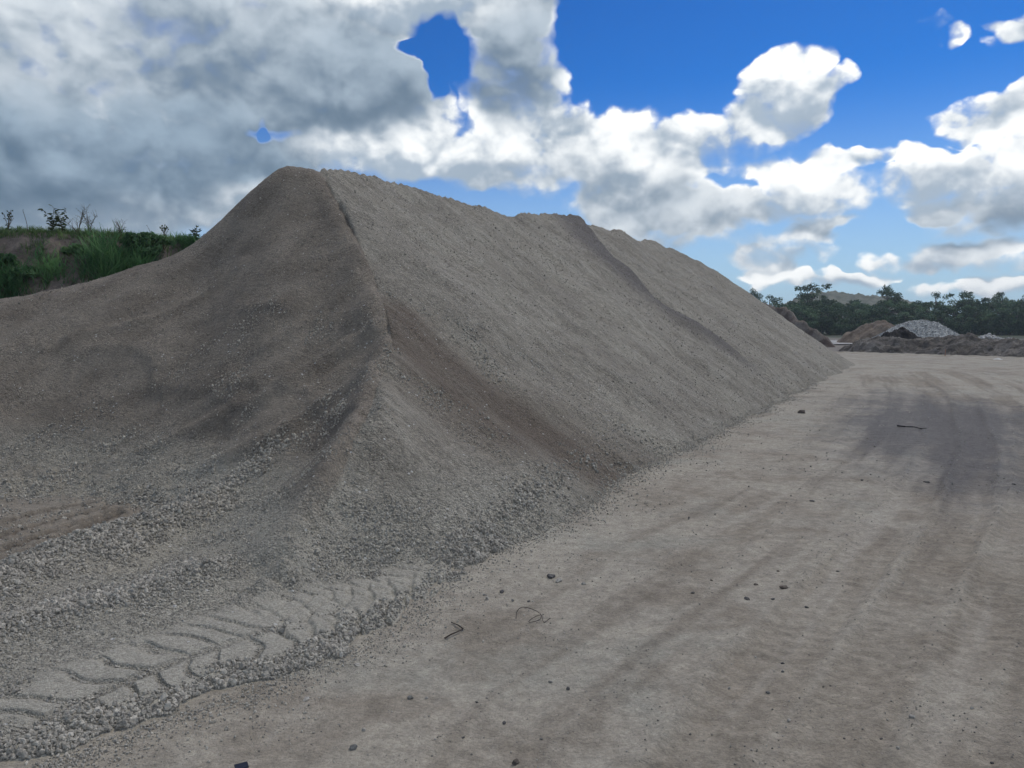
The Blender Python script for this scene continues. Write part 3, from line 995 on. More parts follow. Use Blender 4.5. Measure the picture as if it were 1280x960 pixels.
# near and middle stones over the pile
x, y, r = rand_sector(380000, -36, 14, 3.9, 16, 1, 5)
h, k = pile_height(x, y)
g0 = ground_height(x, y)[0]
patch = sstep(-.05, .35, fbm(x * .9, y * .9, 4, .55, 201) + .15 * fbm(x * 4, y * 4, 2, .5, 202))
low = sstep(1.0, .2, h)
prob = .10 + .45 * patch + .30 * low * sstep(-.3, .4, fbm(x * 1.6, y * 1.6, 3, .6, 203)) + .6 * k['wind'] + .9 * k['edge'] - .60 * k['pads'] - .35 * k['brown']
prob = prob * np.where(h > .9, .75, 1.0) * np.where((k['rd'] < 1.8) & (y > 9), .35, 1.0)
ok = ((h > g0 + .005) & (r.random(len(x)) < prob * .62)) | ((h > g0 - .14) & (h <= g0 + .005) & (x < -3.6) & (r.random(len(x)) < .10 + .25 * sstep(.10, .0, g0 - h)))
x, y, h = x[ok], y[ok], np.maximum(h, g0)[ok]
big = np.clip(.55 * patch[ok] + .25 * low[ok] + .8 * k['wind'][ok] + .75 * k['edge'][ok], 0, 1.25)
size = (.0065 + .0125 * big * (.5 + .7 * r.random(len(x)))) * np.exp(.28 * r.standard_normal(len(x)))
size = np.clip(size * np.clip(np.hypot(x, y) / 8, .85, 1.5), .005, .04)
nn = len(x)
sel = np.arange(nn)
scatter('loose_gravel', np.stack([x, y, h + size * .35], -1), size, PROT_NEAR, 8, pile, seed=3)
n_near = nn
# stones on the long right face and the upper slopes
x, y, r = rand_sector(110000, -34, 27, 13, 56, 1, 6)
h, k = pile_height(x, y)
patch = sstep(-.1, .4, fbm(k['rs'] * 1.3, k['rd'] * .35, 4, .6, 211))
prob = .12 + .55 * patch - .3 * k['brown'] + .08 * sstep(2.0, .3, h)
ok = (h > .05) & (r.random(len(x)) < prob * .75)
x, y, h = x[ok], y[ok], h[ok]
size = (.010 + .0095 * r.random(len(x))) * np.clip(np.hypot(x, y) / 18, .8, 1.7) * np.exp(.25 * r.standard_normal(len(x)))
scatter('slope_gravel', np.stack([x, y, h + size * .3], -1), size, PROT, 8, pile, seed=4)
print('stones', n_near, len(x))

# stones rolled out beyond the toe
rs_ = np.random.default_rng(31)
seg = rs_.random(11000) ** 1.6
TP = np.array(TOE[2:]); cum = np.concatenate([[0], np.cumsum(np.linalg.norm(np.diff(TP, axis=0), axis=1))])
ss_ = seg * min(cum[-1], 34.0)
sx_, sy_ = np.interp(ss_, cum, TP[:, 0]), np.interp(ss_, cum, TP[:, 1])
ii = np.clip(np.searchsorted(cum, ss_) - 1, 0, len(TP) - 2)
tn = np.diff(TP, axis=0)[ii]; tn /= np.linalg.norm(tn, axis=1)[:, None]
off = rs_.exponential(.20, len(ss_)) * (.35 + .9 * np.clip(fbm(ss_ * .8, ss_ * 0, 3, .6, 231) + .5, 0, 1.3)) - .12
# start each stone from where the slope really meets the road
oo = np.linspace(-.5, 1.6, 15)
hh_ = pile_height((sx_[:, None] + tn[:, 1:2] * oo).ravel(), (sy_[:, None] - tn[:, 0:1] * oo).ravel())[0].reshape(len(ss_), -1)
first = np.where((hh_ < .02).any(axis=1), oo[np.argmax(hh_ < .02, axis=1)], 0.0)
off = off + np.where(sy_ > 7.5, first, 0.0)
x, y = sx_ + tn[:, 1] * off + rs_.normal(0, .05, len(ss_)), sy_ - tn[:, 0] * off
h, _k = pile_height(x, y)
g0 = ground_height(x, y)[0]
size = (.007 + .014 * rs_.random(len(x)) ** 1.8) * np.clip(np.hypot(x, y) / 9, .8, 1.25) * np.where(rs_.random(len(x)) > .5, .75, 1.0)
scatter('spilled_gravel', np.stack([x, y, np.maximum(h, g0) + size * .3], -1), size, PROT_NEAR, 8, pile, seed=6)

# pebbles trodden into the dirt road
x, y, r = rand_sector(110000, -20, 36, 3.9, 40, 1, 9)
h, _ = pile_height(x, y)
g0, tk, td_, rt_, _dn, _st = ground_height(x, y)
patch = sstep(-.15, .45, fbm(x * .7, y * .7, 4, .6, 221))
din = k_d = poly_dist(x, y, TOE); din = k_d[0] * k_d[2]
prob = .015 + .30 * patch ** 3 + .55 * np.exp(-np.clip(-din, 0, 9) / .22) + .18 * td_
ok = (h < g0) & (r.random(len(x)) < prob)
x, y, g0 = x[ok], y[ok], g0[ok]
size = (.0035 + .009 * r.random(len(x)) ** 3.0) * np.clip(np.hypot(x, y) / 7, .9, 2.2)
scatter('pebbles', np.stack([x, y, g0 + size * .15], -1), size, PROT_PEB, 8, ground, seed=8)
print('pebbles', len(x))

# ----------------------------------------------------------------------------
# heaps and banks beyond the yard
# ----------------------------------------------------------------------------
def heap(name, ridge, slope, mat, res, label, cat, amp=.12, freq=1.0, base=-.25, seed=0, clump=0.0, steep=None):
    P = np.array(ridge)
    ext = (P[:, 2].max() - base) / slope + 1.0
    xs = np.arange(P[:, 0].min() - ext, P[:, 0].max() + ext, res)
    ys = np.arange(P[:, 1].min() - ext, P[:, 1].max() + ext, res)
    X, Y = np.meshgrid(xs, ys)
    x, y = X.ravel(), Y.ravel()
    wx = x + amp * 2.2 * fbm(x * freq * .6, y * freq * .6, 3, .5, seed + 3)
    wy = y + amp * 2.2 * fbm(x * freq * .6 + 9, y * freq * .6, 3, .5, seed + 4)
    H = cones(wx, wy, [tuple(p) for p in ridge], slope)
    on = sstep(base, base + .7, H)
    H = H + on * amp * fbm(x * freq, y * freq, 5, .58, seed)
    if clump:
        H = H + on * clump * np.abs(fbm(x * freq * 2.3, y * freq * 2.3, 3, .6, seed + 9)) * 2
    nx = len(xs)
    idx = np.arange(len(x)).reshape(len(ys), nx)
    q = np.stack([idx[:-1, :-1], idx[:-1, 1:], idx[1:, 1:], idx[1:, :-1]], -1).reshape(-1, 4)
    k = (H > base)[q].any(axis=1)
    v, q, _ = compact(np.stack([x, y, np.maximum(H, base - .1)], -1), q[k], {})
    me = mesh_np(name, v, q)
    return link(name, me, mat, label=label, cat=cat)


M_SPOIL = soil_mat('spoil_earth', (.086, .076, .066), (.168, .155, .140), .55, 3.2, .16)
M_DARKSOIL = soil_mat('black_topsoil', (.020, .019, .020), (.045, .042, .042), 1.5, None, .12)
M_TAN = soil_mat('tan_clay', (.120, .092, .072), (.235, .190, .145), .5, None, .12)
M_CUT = soil_mat('cut_clay', (.090, .066, .056), (.225, .195, .165), .55, None, .15)
M_ROCKPILE = soil_mat('blue_metal', (.300, .312, .305), (.390, .400, .390), .6, 4.5, .12)
M_BANK = soil_mat('bank_earth', (.130, .105, .088), (.260, .212, .178), .9, None, .10)
M_PALE = stone_mat('pale_rubble', .28, .62, (1.0, .98, .93))
M_WHITE = plain_mat('white_lime', (.62, .61, .58), .9, .12, 3.0)
M_PAD = soil_mat('pale_pad', (.34, .335, .32), (.42, .41, .39), .4, None, .02)

heap('spoil_heap', [at(u, v, D) for (u, v, D) in [(1052, 436, 72.5), (1072, 426, 72), (1096, 419.5, 71), (1125, 422, 70), (1160, 423, 69), (1190, 417.5, 68), (1213, 418, 66.5),
                                                 (1232, 424, 65), (1255, 425, 63.5), (1290, 423, 61), (1350, 424, 58), (1420, 426, 55)]],
     .56, M_SPOIL, .16, 'long low heap of brown-grey spoil along the far edge of the yard', 'spoil heap', .50, .85, seed=301, clump=.08)
heap('topsoil_heap', [at(u, v, D) for (u, v, D) in [(1109, 416.5, 71.5), (1119, 412, 71.4), (1130, 409.5, 71.2), (1139, 415, 71.0), (1149, 421, 70.8)]],
     .85, M_DARKSOIL, .08, 'small black clod-covered soil heap in front of the pale rock pile', 'soil heap', .22, 1.9, 1.0, 311, .12)
rockpile = heap('rock_pile', [at(u, v, D) for (u, v, D) in [(1126, 404, 90), (1137, 400.5, 90), (1152, 399.5, 90), (1168, 401.5, 90)]],
                .60, M_ROCKPILE, .16, 'pale grey heap of coarse crushed rock in front of the trees', 'rock pile', .12, 1.2, -.15, 321)
heap('clay_mound', [at(u, v, D) for (u, v, D) in [(1066, 414, 108), (1080, 406, 107), (1094, 400, 106), (1106, 401, 105), (1110, 406, 104)]],
     .80, M_TAN, .22, 'tan eroded clay mound left of the pale rock pile', 'mound', .55, .55, -.2, 331)
heap('cut_bank', [at(u, v, D) for (u, v, D) in [(905, 372, 101), (945, 377, 100), (968, 381, 99), (983, 388, 97), (996, 397, 95), (1012, 403, 93), (1022, 407, 92), (1026, 414, 91)]],
     1.35, M_CUT, .20, 'reddish brown cut bank showing behind the far end of the gravel stockpile', 'earth bank', .70, .42, -.2, 341)

# coarse rocks lying over the rock pile: too many and too small to pick apart
PROT_PALE = proto_collection('pale_rocks', stone_mat('pale_grey_rock', .30, .58, (.97, 1.0, .98)), range(60, 66))
rv = np.array([v.co[:] for v in rockpile.data.vertices])
rv = rv[rv[:, 2] > -.1]
pick = RNG.integers(0, len(rv), 5200)
scatter('coarse_rocks', rv[pick] + RNG.normal(0, .07, (5200, 3)) * np.array([1, 1, .2]), .04 + .08 * RNG.random(5200) ** 1.5, PROT_PALE, 6, rockpile, seed=12)


def rock_cluster(bm, cx, cy, cz, n, spread, smin_, smax_, rng):
    for i in range(n):
        a, d = rng.random() * 6.28, spread * math.sqrt(rng.random())
        s = smin_ + (smax_ - smin_) * rng.random() ** 1.5
        me = hull_rock(int(rng.integers(1, 9999)), 12, .7)
        me.transform(Matrix.Translation((cx + math.cos(a) * d, cy + math.sin(a) * d * .6, cz + (spread - d) * .42 + s * .2)) @
                     Matrix.Rotation(rng.random() * 6.28, 4, 'Z') @ Matrix.Diagonal((s, s, s, 1)))
        bm.from_mesh(me)
        bpy.data.meshes.remove(me)


for (u, v, D, n, sp, s0, s1, lab) in [
        (1236, 424.0, 67.0, 46, 1.0, .08, .30, 'pale broken concrete rubble heaped on top of the spoil heap'),
        (1262, 425.0, 65.0, 26, .62, .08, .22, 'small flat scatter of white rubble right of the larger rubble heap')]:
    bm = bmesh.new()
    c = at(u, v, D)
    rock_cluster(bm, c[0], c[1], c[2] - .05, n, sp, s0, s1, np.random.default_rng(int(u)))
    me = bpy.data.meshes.new('rubble_heap')
    bm.to_mesh(me); bm.free()
    link('rubble_heap', me, M_PALE, label=lab, cat='rubble')

g = gnd(1246, 449.5)
heap('lime_heap', [(g[0] - .12, g[1], .08), (g[0] + .08, g[1], .14)], .45, M_WHITE, .04, 'tiny white powdery heap at the foot of the spoil heap', 'heap', .04, 4.0, -.06, 351)

# pale hardstand and the dark block beside it
bm = bmesh.new()
pp = [gnd(u, v)[:2] for (u, v) in [(985, 429.5), (1030, 430.5), (1064, 430.2), (1088, 428.2), (1086, 426.0), (1040, 425.6), (985, 425.4)]]
bm.faces.new([bm.verts.new((p[0], p[1], .03)) for p in pp])
me = bpy.data.meshes.new('pale_pad'); bm.to_mesh(me); bm.free()
link('pale_pad', me, M_PAD, kind='structure')


def box_bm(bm, sx, sy, sz, loc=(0, 0, 0), rz=0.0, rx=0.0, bev=0.0):
    r = bmesh.ops.create_cube(bm, size=1.0)
    mt = Matrix.Translation(loc) @ Matrix.Rotation(rz, 4, 'Z') @ Matrix.Rotation(rx, 4, 'X') @ Matrix.Diagonal((sx, sy, sz, 1))
    bmesh.ops.transform(bm, matrix=mt, verts=r['verts'])
    if bev:
        es = list({e for v in r['verts'] for e in v.link_edges})
        bmesh.ops.bevel(bm, geom=es, offset=bev, segments=1, affect='EDGES')


M_BLACK = plain_mat('black_rubber', (.018, .018, .02), .7)
g = gnd(1068, 431)
bm = bmesh.new()
box_bm(bm, .42, .30, .22, (0, 0, .16), .3, .25, .04)
box_bm(bm, .12, .12, .34, (.24, .02, .14), .1, 0, .02)
box_bm(bm, .30, .10, .10, (-.38, .0, .05), .1, 0, .02)
me = bpy.data.meshes.new('dark_debris'); bm.to_mesh(me); bm.free()
o = link('dark_debris', me, M_BLACK, label='small black piece of debris at the end of the pale strip', cat='debris')
o.location = (g[0], g[1], 0)

g = gnd(1184, 446)
bm = bmesh.new()
box_bm(bm, .05, .05, .60, (0, 0, .28), .2, .06, .008)
me = bpy.data.meshes.new('marker_stake'); bm.to_mesh(me); bm.free()
o = link('marker_stake', me, plain_mat('faded_orange', (.34, .19, .13), .7), label='thin faded orange marker stake standing before the spoil heap', cat='stake')
o.location = (g[0], g[1] + .3, 0)

# ---- grassy bank on the left ---------------------------------------------------
bcrest = [at(u, v, D) for (u, v, D) in [(-330, 292, 29), (-160, 290, 30), (0, 290, 31), (60, 290, 31.5), (130, 294, 32), (200, 299, 33), (255, 304, 34), (330, 312, 36)]]
bx = np.arange(-34, -8, .11); by = np.arange(23.5, 48, .11)
X, Y = np.meshgrid(bx, by); x, y = X.ravel(), Y.ravel()


def bank_height(x, y):
    yc = np.interp(x, [p[0] for p in bcrest], [p[1] for p in bcrest])
    zc = np.interp(x, [p[0] for p in bcrest], [p[2] for p in bcrest])
    wob = .55 * fbm(x / 1.7, y / 4.0, 4, .55, 401) + .22 * fbm(x * 1.6, y * .7, 3, .55, 402)
    d = y - (yc + wob)                       # >0 behind the lip
    face = zc + 1.15 * d
    top = zc + .03 * d + .05 * fbm(x, y, 3, .5, 403)
    H = smin(face, top, .35)
    H = H + .16 * fbm(x * 1.1, y * 1.1, 4, .6, 404) * sstep(.2, -.5, d)
    return H, d


H, dbk = bank_height(x, y)
idx = np.arange(len(x)).reshape(len(by), len(bx))
q = np.stack([idx[:-1, :-1], idx[:-1, 1:], idx[1:, 1:], idx[1:, :-1]], -1).reshape(-1, 4)
me = mesh_np('earth_bank', np.stack([x, y, np.maximum(H, -.3)], -1), q)
bank = link('earth_bank', me, M_BANK, kind='structure')
tag(bank, 'brown earth bank with a grassy top behind the stockpile')


def blades(base, length, width, lean, rng, curve=.6, seg=3):
    """curved tapering grass blades as numpy arrays of verts and quads"""
    N = len(base)
    a = rng.random(N) * 2 * np.pi
    dx, dy = np.cos(a), np.sin(a)
    V = np.zeros((N, (seg + 1) * 2, 3))
    sxn, syn = -dy, dx
    for i in range(seg + 1):
        t = i / seg
        out = lean * length * (t * .35 + curve * t * t)
        up = length * (t - .35 * lean * t * t * curve)
        w = width * (1 - t) ** .7 * .5 + .0015
        cx, cy, cz = base[:, 0] + dx * out, base[:, 1] + dy * out, base[:, 2] + up
        V[:, 2 * i, 0] = cx - sxn * w; V[:, 2 * i, 1] = cy - syn * w; V[:, 2 * i, 2] = cz
        V[:, 2 * i + 1, 0] = cx + sxn * w; V[:, 2 * i + 1, 1] = cy + syn * w; V[:, 2 * i + 1, 2] = cz
    k = (seg + 1) * 2
    Q = []
    for i in range(seg):
        o = np.arange(N) * k + 2 * i
        Q.append(np.stack([o, o + 1, o + 3, o + 2], -1))
    return V.reshape(-1, 3), np.concatenate(Q)


M_GRASS = leaf_mat('grass_green', (.085, .165, .062), (.185, .265, .105), .45)
M_GRASS_TALL = leaf_mat('tall_grass_green', (.060, .165, .070), (.150, .280, .120), .45)
M_WEED = leaf_mat('weed_leaf', (.030, .050, .022), (.060, .085, .035), .2)
M_STALK = plain_mat('dry_stalk', (.10, .085, .055), .8)
rg = np.random.default_rng(77)
n = 34000
x = -33 + 25 * rg.random(n)
yc = np.interp(x, [p[0] for p in bcrest], [p[1] for p in bcrest])
y = yc - 1.3 + 3.3 * rg.random(n)
H, d = bank_height(x, y)
dens = np.where(d > -.25, .95, sstep(-.05, .35, fbm(x * .7, y * .7, 3, .5, 411)) * sstep(-1.1, -.3, d))
ok = rg.random(n) < dens
base = np.stack([x, y, H - .02], -1)[ok]
nb = len(base)
V, Q = blades(base, .14 + .26 * rg.random(nb) ** 1.5, .020 + .012 * rg.random(nb), .2 + .8 * rg.random(nb), rg)
link('grass', mesh_np('grass', V, Q), M_GRASS, label='short green grass growing along the top of the earth bank', cat='grass', kind='stuff')
# scrubby patches on the face
x = -33 + 25 * rg.random(9000)
yc = np.interp(x, [p[0] for p in bcrest], [p[1] for p in bcrest])
y = yc - 4.5 + 4.0 * rg.random(9000)
H, d = bank_height(x, y)
ok = fbm(x * .55, y * .55, 3, .5, 421) > .10
base = np.stack([x, y, H - .03], -1)[ok]; nb = len(base)
V, Q = blades(base, .18 + .35 * rg.random(nb), .024 + .014 * rg.random(nb), .5 + .9 * rg.random(nb), rg)
link('bank_scrub', mesh_np('bank_scrub', V, Q), M_GRASS, label='dark green scrubby growth in patches on the bank face', cat='scrub', kind='stuff')

for (u, v, w, hgt, nbl, lab) in [
        (140, 343, 1.15, 1.15, 1500, 'large lush clump of long green grass hanging on the earth bank'),
        (178, 330, .80, .80, 700, 'grass clump on the bank just right of the largest clump'),
        (12, 362, .80, .85, 700, 'dark grass clump low on the bank at the left picture edge'),
        (62, 340, .75, .55, 500, 'low dark grass clump on the bank left of the largest clump'),
        (236, 306, .60, .60, 500, 'green grass clump at the right end of the bank beside the stockpile')]:
    # find where the view line meets the bank
    r_ = ray(u, v)
    for D in np.arange(24, 40, .05):
        p = r_ * D + np.array([0, 0, CH])
        hb = bank_height(np.array([p[0]]), np.array([p[1]]))[0][0]
        if hb >= p[2]:
            break
    bx_ = rg.normal(0, w * .45, nbl); by_ = rg.normal(0, w * .35, nbl)
    hx, hy = p[0] + bx_, p[1] + by_
    hz = bank_height(hx, hy)[0]
    base = np.stack([bx_, by_, hz - hb - .03], -1)
    V, Q = blades(base, hgt * (.45 + .55 * rg.random(nbl)), .028 + .014 * rg.random(nbl), .35 + .75 * rg.random(nbl), rg, .8, 4)
    o = link('grass_clump', mesh_np('grass_clump', V, Q), M_GRASS_TALL, label=lab, cat='grass clump', group='grass clumps on the earth bank')
    o.location = (p[0], p[1], hb)


def tube(bm, pts, r0, r1, sides=5):
    rings = []
    n = len(pts)
    for i, p in enumerate(pts):
        p = Vector(p)
        t = (Vector(pts[min(i + 1, n - 1)]) - Vector(pts[max(i - 1, 0)])).normalized()
        a = t.orthogonal().normalized()
        b = t.cross(a)
        rr = r0 + (r1 - r0) * i / (n - 1)
        rings.append([bm.verts.new(p + (a * math.cos(k * 6.2832 / sides) + b * math.sin(k * 6.2832 / sides)) * rr) for k in range(sides)])
    for A, B in zip(rings[:-1], rings[1:]):
        for k in range(sides):
            bm.faces.new((A[k], A[(k + 1) % sides], B[(k + 1) % sides], B[k]))
    bm.faces.new(rings[0][::-1]); bm.faces.new(rings[-1])


def leaf(bm, p, d, L, w, rng):
    p, d = Vector(p), Vector(d).normalized()
    s = d.cross(Vector((rng.normal(), rng.normal(), rng.normal()))).normalized() * w * .5
    bm.faces.new([bm.verts.new(q) for q in (p, p + d * L * .45 + s, p + d * L, p + d * L * .45 - s)])


def weed(u, v0, v1, D, kind, lab, seed):
    rng = np.random.default_rng(seed)
    c = at(u, v0, D)
    hz = bank_height(np.array([c[0]]), np.array([c[1]]))[0][0]
    top = at(u, v1, D)[2]
    h = max(.3, top - hz)
    root = bpy.data.objects.new('weed', None)
    COL.objects.link(root)
    root.location = (c[0], c[1], hz - .03)
    tag(root, lab, 'weed', 'weeds standing on the grassy bank')
    bs, bl = bmesh.new(), bmesh.new()
    ns = {'leafy': 4, 'bud': 6, 'wisp': 7, 'stalk': 1}[kind]
    for i in range(ns):
        a = rng.random() * 6.28
        ln = (.12 + .35 * rng.random()) * (1.3 if kind == 'wisp' else .7)
        hh = h * (1 if i == 0 else .55 + .45 * rng.random())
        pts = [(math.cos(a) * ln * h * t * t, math.sin(a) * ln * h * t * t, hh * t) for t in np.linspace(0, 1, 6)]
        tube(bs, pts, .014, .006, 4)
        if kind == 'leafy':
            for t in np.linspace(.3, 1, 9):
                k = int(t * 5 - .001); p = np.array(pts[k]) + (np.array(pts[min(k + 1, 5)]) - np.array(pts[k])) * (t * 5 - k)
                for _ in range(2):
                    b = rng.random() * 6.28
                    leaf(bl, p, (math.cos(b), math.sin(b), rng.normal(-.1, .4)), .16 + .10 * rng.random(), .075, rng)
        elif kind == 'bud':
            for j in range(3):
                b = rng.random() * 6.28
                p0_ = np.array(pts[3 + (j > 0)]); e = p0_ + np.array([math.cos(b) * .10, math.sin(b) * .10, .12 + .1 * rng.random()])
                tube(bs, [p0_, (p0_ + e) / 2 + [0, 0, .01], e], .007, .005, 4)
                r = bmesh.ops.create_icosphere(bl, subdivisions=1, radius=.032)
                bmesh.ops.translate(bl, vec=Vector(e), verts=r['verts'])
            for t in (1, 2):
                b = rng.random() * 6.28
                leaf(bl, pts[t], (math.cos(b), math.sin(b), .3), .14, .04, rng)
        elif kind == 'wisp':
            for j in range(7):
                k = 1 + int(rng.random() * 4.9)
                b = rng.random() * 6.28
                p0_ = np.array(pts[k]); e = p0_ + np.array([math.cos(b) * .16, math.sin(b) * .16, .10 + .16 * rng.random()])
                tube(bs, [p0_, (p0_ + e) / 2 + [0, 0, .02], e], .007, .004, 3)
                leaf(bl, e, (math.cos(b), math.sin(b), .2), .07, .022, rng)
        else:
            for t in (2, 3, 4, 5):
                b = rng.random() * 6.28
                leaf(bl, pts[t], (math.cos(b), math.sin(b), .8), .06, .02, rng)
    for nm, bmx, mt in (('stem', bs, M_STALK), ('foliage', bl, M_WEED)):
        me = bpy.data.meshes.new(nm); bmx.to_mesh(me); bmx.free()
        link(nm, me, mt, root)


weed(78, 291, 256, 31.8, 'leafy', 'tall broad-leaved weed dark against the sky on the bank', 1)
weed(66, 291, 260, 31.6, 'leafy', 'slightly shorter leafy weed left of the tallest one on the bank', 2)
weed(10, 289, 261, 31.3, 'bud', 'thistle-like weed with round seed heads near the left picture edge', 3)
weed(98, 292, 262, 32.0, 'wisp', 'wispy bare-branched weed just right of the tall leafy weed', 4)
weed(112, 293, 266, 32.1, 'wisp', 'lower wispy weed further right of the leafy weed on the bank', 5)
weed(35, 290, 262, 31.4, 'stalk', 'single thin upright dry stalk between seed heads and leafy weed', 6)
weed(190, 299, 282, 33.0, 'stalk', 'short thin stalk on the bank left of the small seed heads', 7)
weed(206, 300, 281, 33.2, 'bud', 'small seed-headed weed midway along the right half of the bank', 8)
weed(245, 304, 284, 33.9, 'leafy', 'small leafy weed at the right end of the bank by the stockpile', 9)
weed(151, 296, 279, 32.5, 'wisp', 'faint low wisp of weed above the large grass clump', 10)

def bush(u, v, w, h, lab, seed):
    """low leafy shrub on the bank: a few stems and clumps of small leaves"""
    rng = np.random.default_rng(seed)
    r_ = ray(u, v)
    for D in np.arange(24, 42, .05):
        p = r_ * D + np.array([0, 0, CH])
        hb = bank_height(np.array([p[0]]), np.array([p[1]]))[0][0]
        if hb >= p[2]:
            break
    root = bpy.data.objects.new('shrub', None)
    COL.objects.link(root)
    root.location = (p[0], p[1], hb - .05)
    tag(root, lab, 'shrub', 'leafy shrubs on the earth bank')
    bs = bmesh.new()
    V, n = [], 0
    for i in range(9):
        a = rng.random() * 6.28
        e = np.array([math.cos(a) * w * .42 * rng.random() ** .5, math.sin(a) * w * .3 * rng.random() ** .5, h * (.35 + .65 * rng.random())])
        tube(bs, [(0, 0, 0), e * np.array([.4, .4, .55]), e], .016, .006, 4)
        k = 90
        d = rng.normal(size=(k, 3)); d /= np.linalg.norm(d, axis=1)[:, None]
        P = e + d * (rng.random((k, 1)) ** .5) * np.array([w * .22, w * .18, h * .24])
        s_ = .045 + .05 * rng.random((k, 1))
        t1 = rng.normal(size=(k, 3)); t1 /= np.linalg.norm(t1, axis=1)[:, None]
        t2 = np.cross(t1, rng.normal(size=(k, 3))); t2 /= np.linalg.norm(t2, axis=1)[:, None]
        V.append(np.stack([P - t1 * s_ * 1.3, P + t2 * s_ * .6, P + t1 * s_ * 1.3, P - t2 * s_ * .6], 1).reshape(-1, 3)); n += k
    me = bpy.data.meshes.new('stem'); bs.to_mesh(me); bs.free()
    link('stem', me, M_STALK, root)
    link('foliage', mesh_np('foliage', np.concatenate(V), np.arange(4 * n).reshape(n, 4), smooth=False), M_SHRUB, root)


M_SHRUB = leaf_mat('shrub_leaf', (.045, .120, .050), (.130, .225, .100), .35)
bush(205, 312, 1.1, .60, 'low leafy shrub on the bank near the stockpile slope', 1)
bush(188, 322, .9, .55, 'small leafy shrub between the large grass clump and the stockpile', 2)
bush(168, 312, 1.2, .65, 'leafy shrub at the upper right of the large grass clump', 3)
bush(95, 322, 1.0, .60, 'leafy shrub at the left side of the large grass clump', 4)
bush(35, 352, 1.3, .60, 'dark leafy shrub low on the bank toward the left edge', 5)
bush(8, 335, 1.0, .50, 'leafy shrub cut by the left picture edge', 6)

# ----------------------------------------------------------------------------
# trees
# ----------------------------------------------------------------------------
M_LEAF = leaf_mat('eucalypt_leaf', (.040, .088, .052), (.105, .170, .088), .25)
M_LEAF_OPEN = leaf_mat('open_eucalypt_leaf', (.050, .092, .060), (.120, .175, .105), .25)
M_BARK = plain_mat('grey_bark', (.16, .145, .125), .9)


def tree_mesh(seed, H, W, kind):
    """trunk with limbs, and a crown of leaf clumps around the limb ends"""
    rng = np.random.default_rng(seed)
    bt = bmesh.new()
    lean = rng.normal(0, .05, 2)
    fork = H * (.30 if kind == 'dense' else .36)
    trunk = [(lean[0] * H * t, lean[1] * H * t, fork * t / .5 if t <= .5 else fork + (H * .82 - fork) * (t - .5) / .5) for t in np.linspace(0, 1, 7)]
    tube(bt, trunk, .035 * H * .6, .008 * H, 6)
    clumps = []
    nl = 11 if kind == 'dense' else 15
    for i in range(nl):
        a = i * 2.4 + rng.normal(0, .3)
        k = (2 if kind == 'dense' else 1) + int(rng.random() * (4.5 if kind == 'dense' else 5.6))
        p = np.array(trunk[min(k, 6)])
        rad_ = W * (.28 + .22 * rng.random())
        e = p + np.array([math.cos(a) * rad_, math.sin(a) * rad_, H * (.06 + .16 * rng.random())])
        mid_ = (p + e) / 2 + np.array([0, 0, -.04 * H])
        tube(bt, [p, mid_, e], .010 * H, .004 * H, 4)
        clumps.append((e, W * (.13 + .08 * rng.random()) * (1.15 if kind == 'dense' else .86)))
        if rng.random() < .7:
            e2 = mid_ + np.array([rng.normal(0, .09 * W), rng.normal(0, .09 * W), H * (.07 + .09 * rng.random())])
            tube(bt, [mid_, e2], .006 * H, .003 * H, 4)
            clumps.append((e2, W * (.11 + .07 * rng.random())))
    clumps.append((np.array(trunk[-1]) + [0, 0, H * .06], W * .16))
    if kind == 'dense':       # growth right down to the ground
        for i in range(13):
            a = rng.random() * 6.28; d = W * .42 * math.sqrt(rng.random())
            clumps.append((np.array([math.cos(a) * d, math.sin(a) * d, H * (.06 + .42 * rng.random())]), W * (.14 + .09 * rng.random())))
    V, Q = [], []
    n0 = 0
    for c, r in clumps:
        n = int((95 if kind == 'dense' else 95) * (r / (.16 * W)) ** 1.5)
        d = rng.normal(size=(n, 3)); d /= np.linalg.norm(d, axis=1)[:, None]
        P = c + d * (r * rng.random((n, 1)) ** .45) * np.array([1.1, 1.1, .72])
        s = (.16 + .16 * rng.random(n)) * (1.0 if kind == 'dense' else .85)
        t1 = rng.normal(size=(n, 3)); t1 /= np.linalg.norm(t1, axis=1)[:, None]
        t2 = np.cross(t1, rng.normal(size=(n, 3))); t2 /= np.linalg.norm(t2, axis=1)[:, None]
        quad = np.stack([P - t1 * s[:, None] * 1.3, P + t2 * s[:, None] * .6, P + t1 * s[:, None] * 1.3, P - t2 * s[:, None] * .6], 1)
        V.append(quad.reshape(-1, 3)); Q.append(n0 + np.arange(4 * n).reshape(n, 4)); n0 += 4 * n
    topz = float(np.concatenate(V)[:, 2].max())
    V = [a * np.array([1, 1, (H / topz)]) for a in V]
    bmesh.ops.scale(bt, vec=(1, 1, H / topz), verts=bt.verts)
    tm = bpy.data.meshes.new('trunk'); bt.to_mesh(tm); bt.free()
    tm.materials.append(M_BARK)
    cm = mesh_np('crown', np.concatenate(V), np.concatenate(Q), smooth=False)
    cm.materials.append(M_LEAF if kind == 'dense' else M_LEAF_OPEN)
    return tm, cm


DENSE = [tree_mesh(500 + i, 10.0, 7.5, 'dense') for i in range(6)]
OPEN = [tree_mesh(540 + i, 13.0, 7.5, 'open') for i in range(4)]


def plant(u, D, top_v, proto, base_h, wide, rz, label, group=None):
    x = (u - 640) / F * D
    h = at(u, top_v, D)[2] * 1.0
    root = bpy.data.objects.new('eucalyptus_tree', None)
    COL.objects.link(root)
    root.location = (x, D, -.15)
    s = h / base_h
    root.scale = (s * wide, s * wide, s)
    root.rotation_euler = (0, 0, rz)
    tag(root, label, 'tree', group)
    for nm, me in (('trunk', proto[0]), ('crown', proto[1])):
        link_shared(nm, me, root)


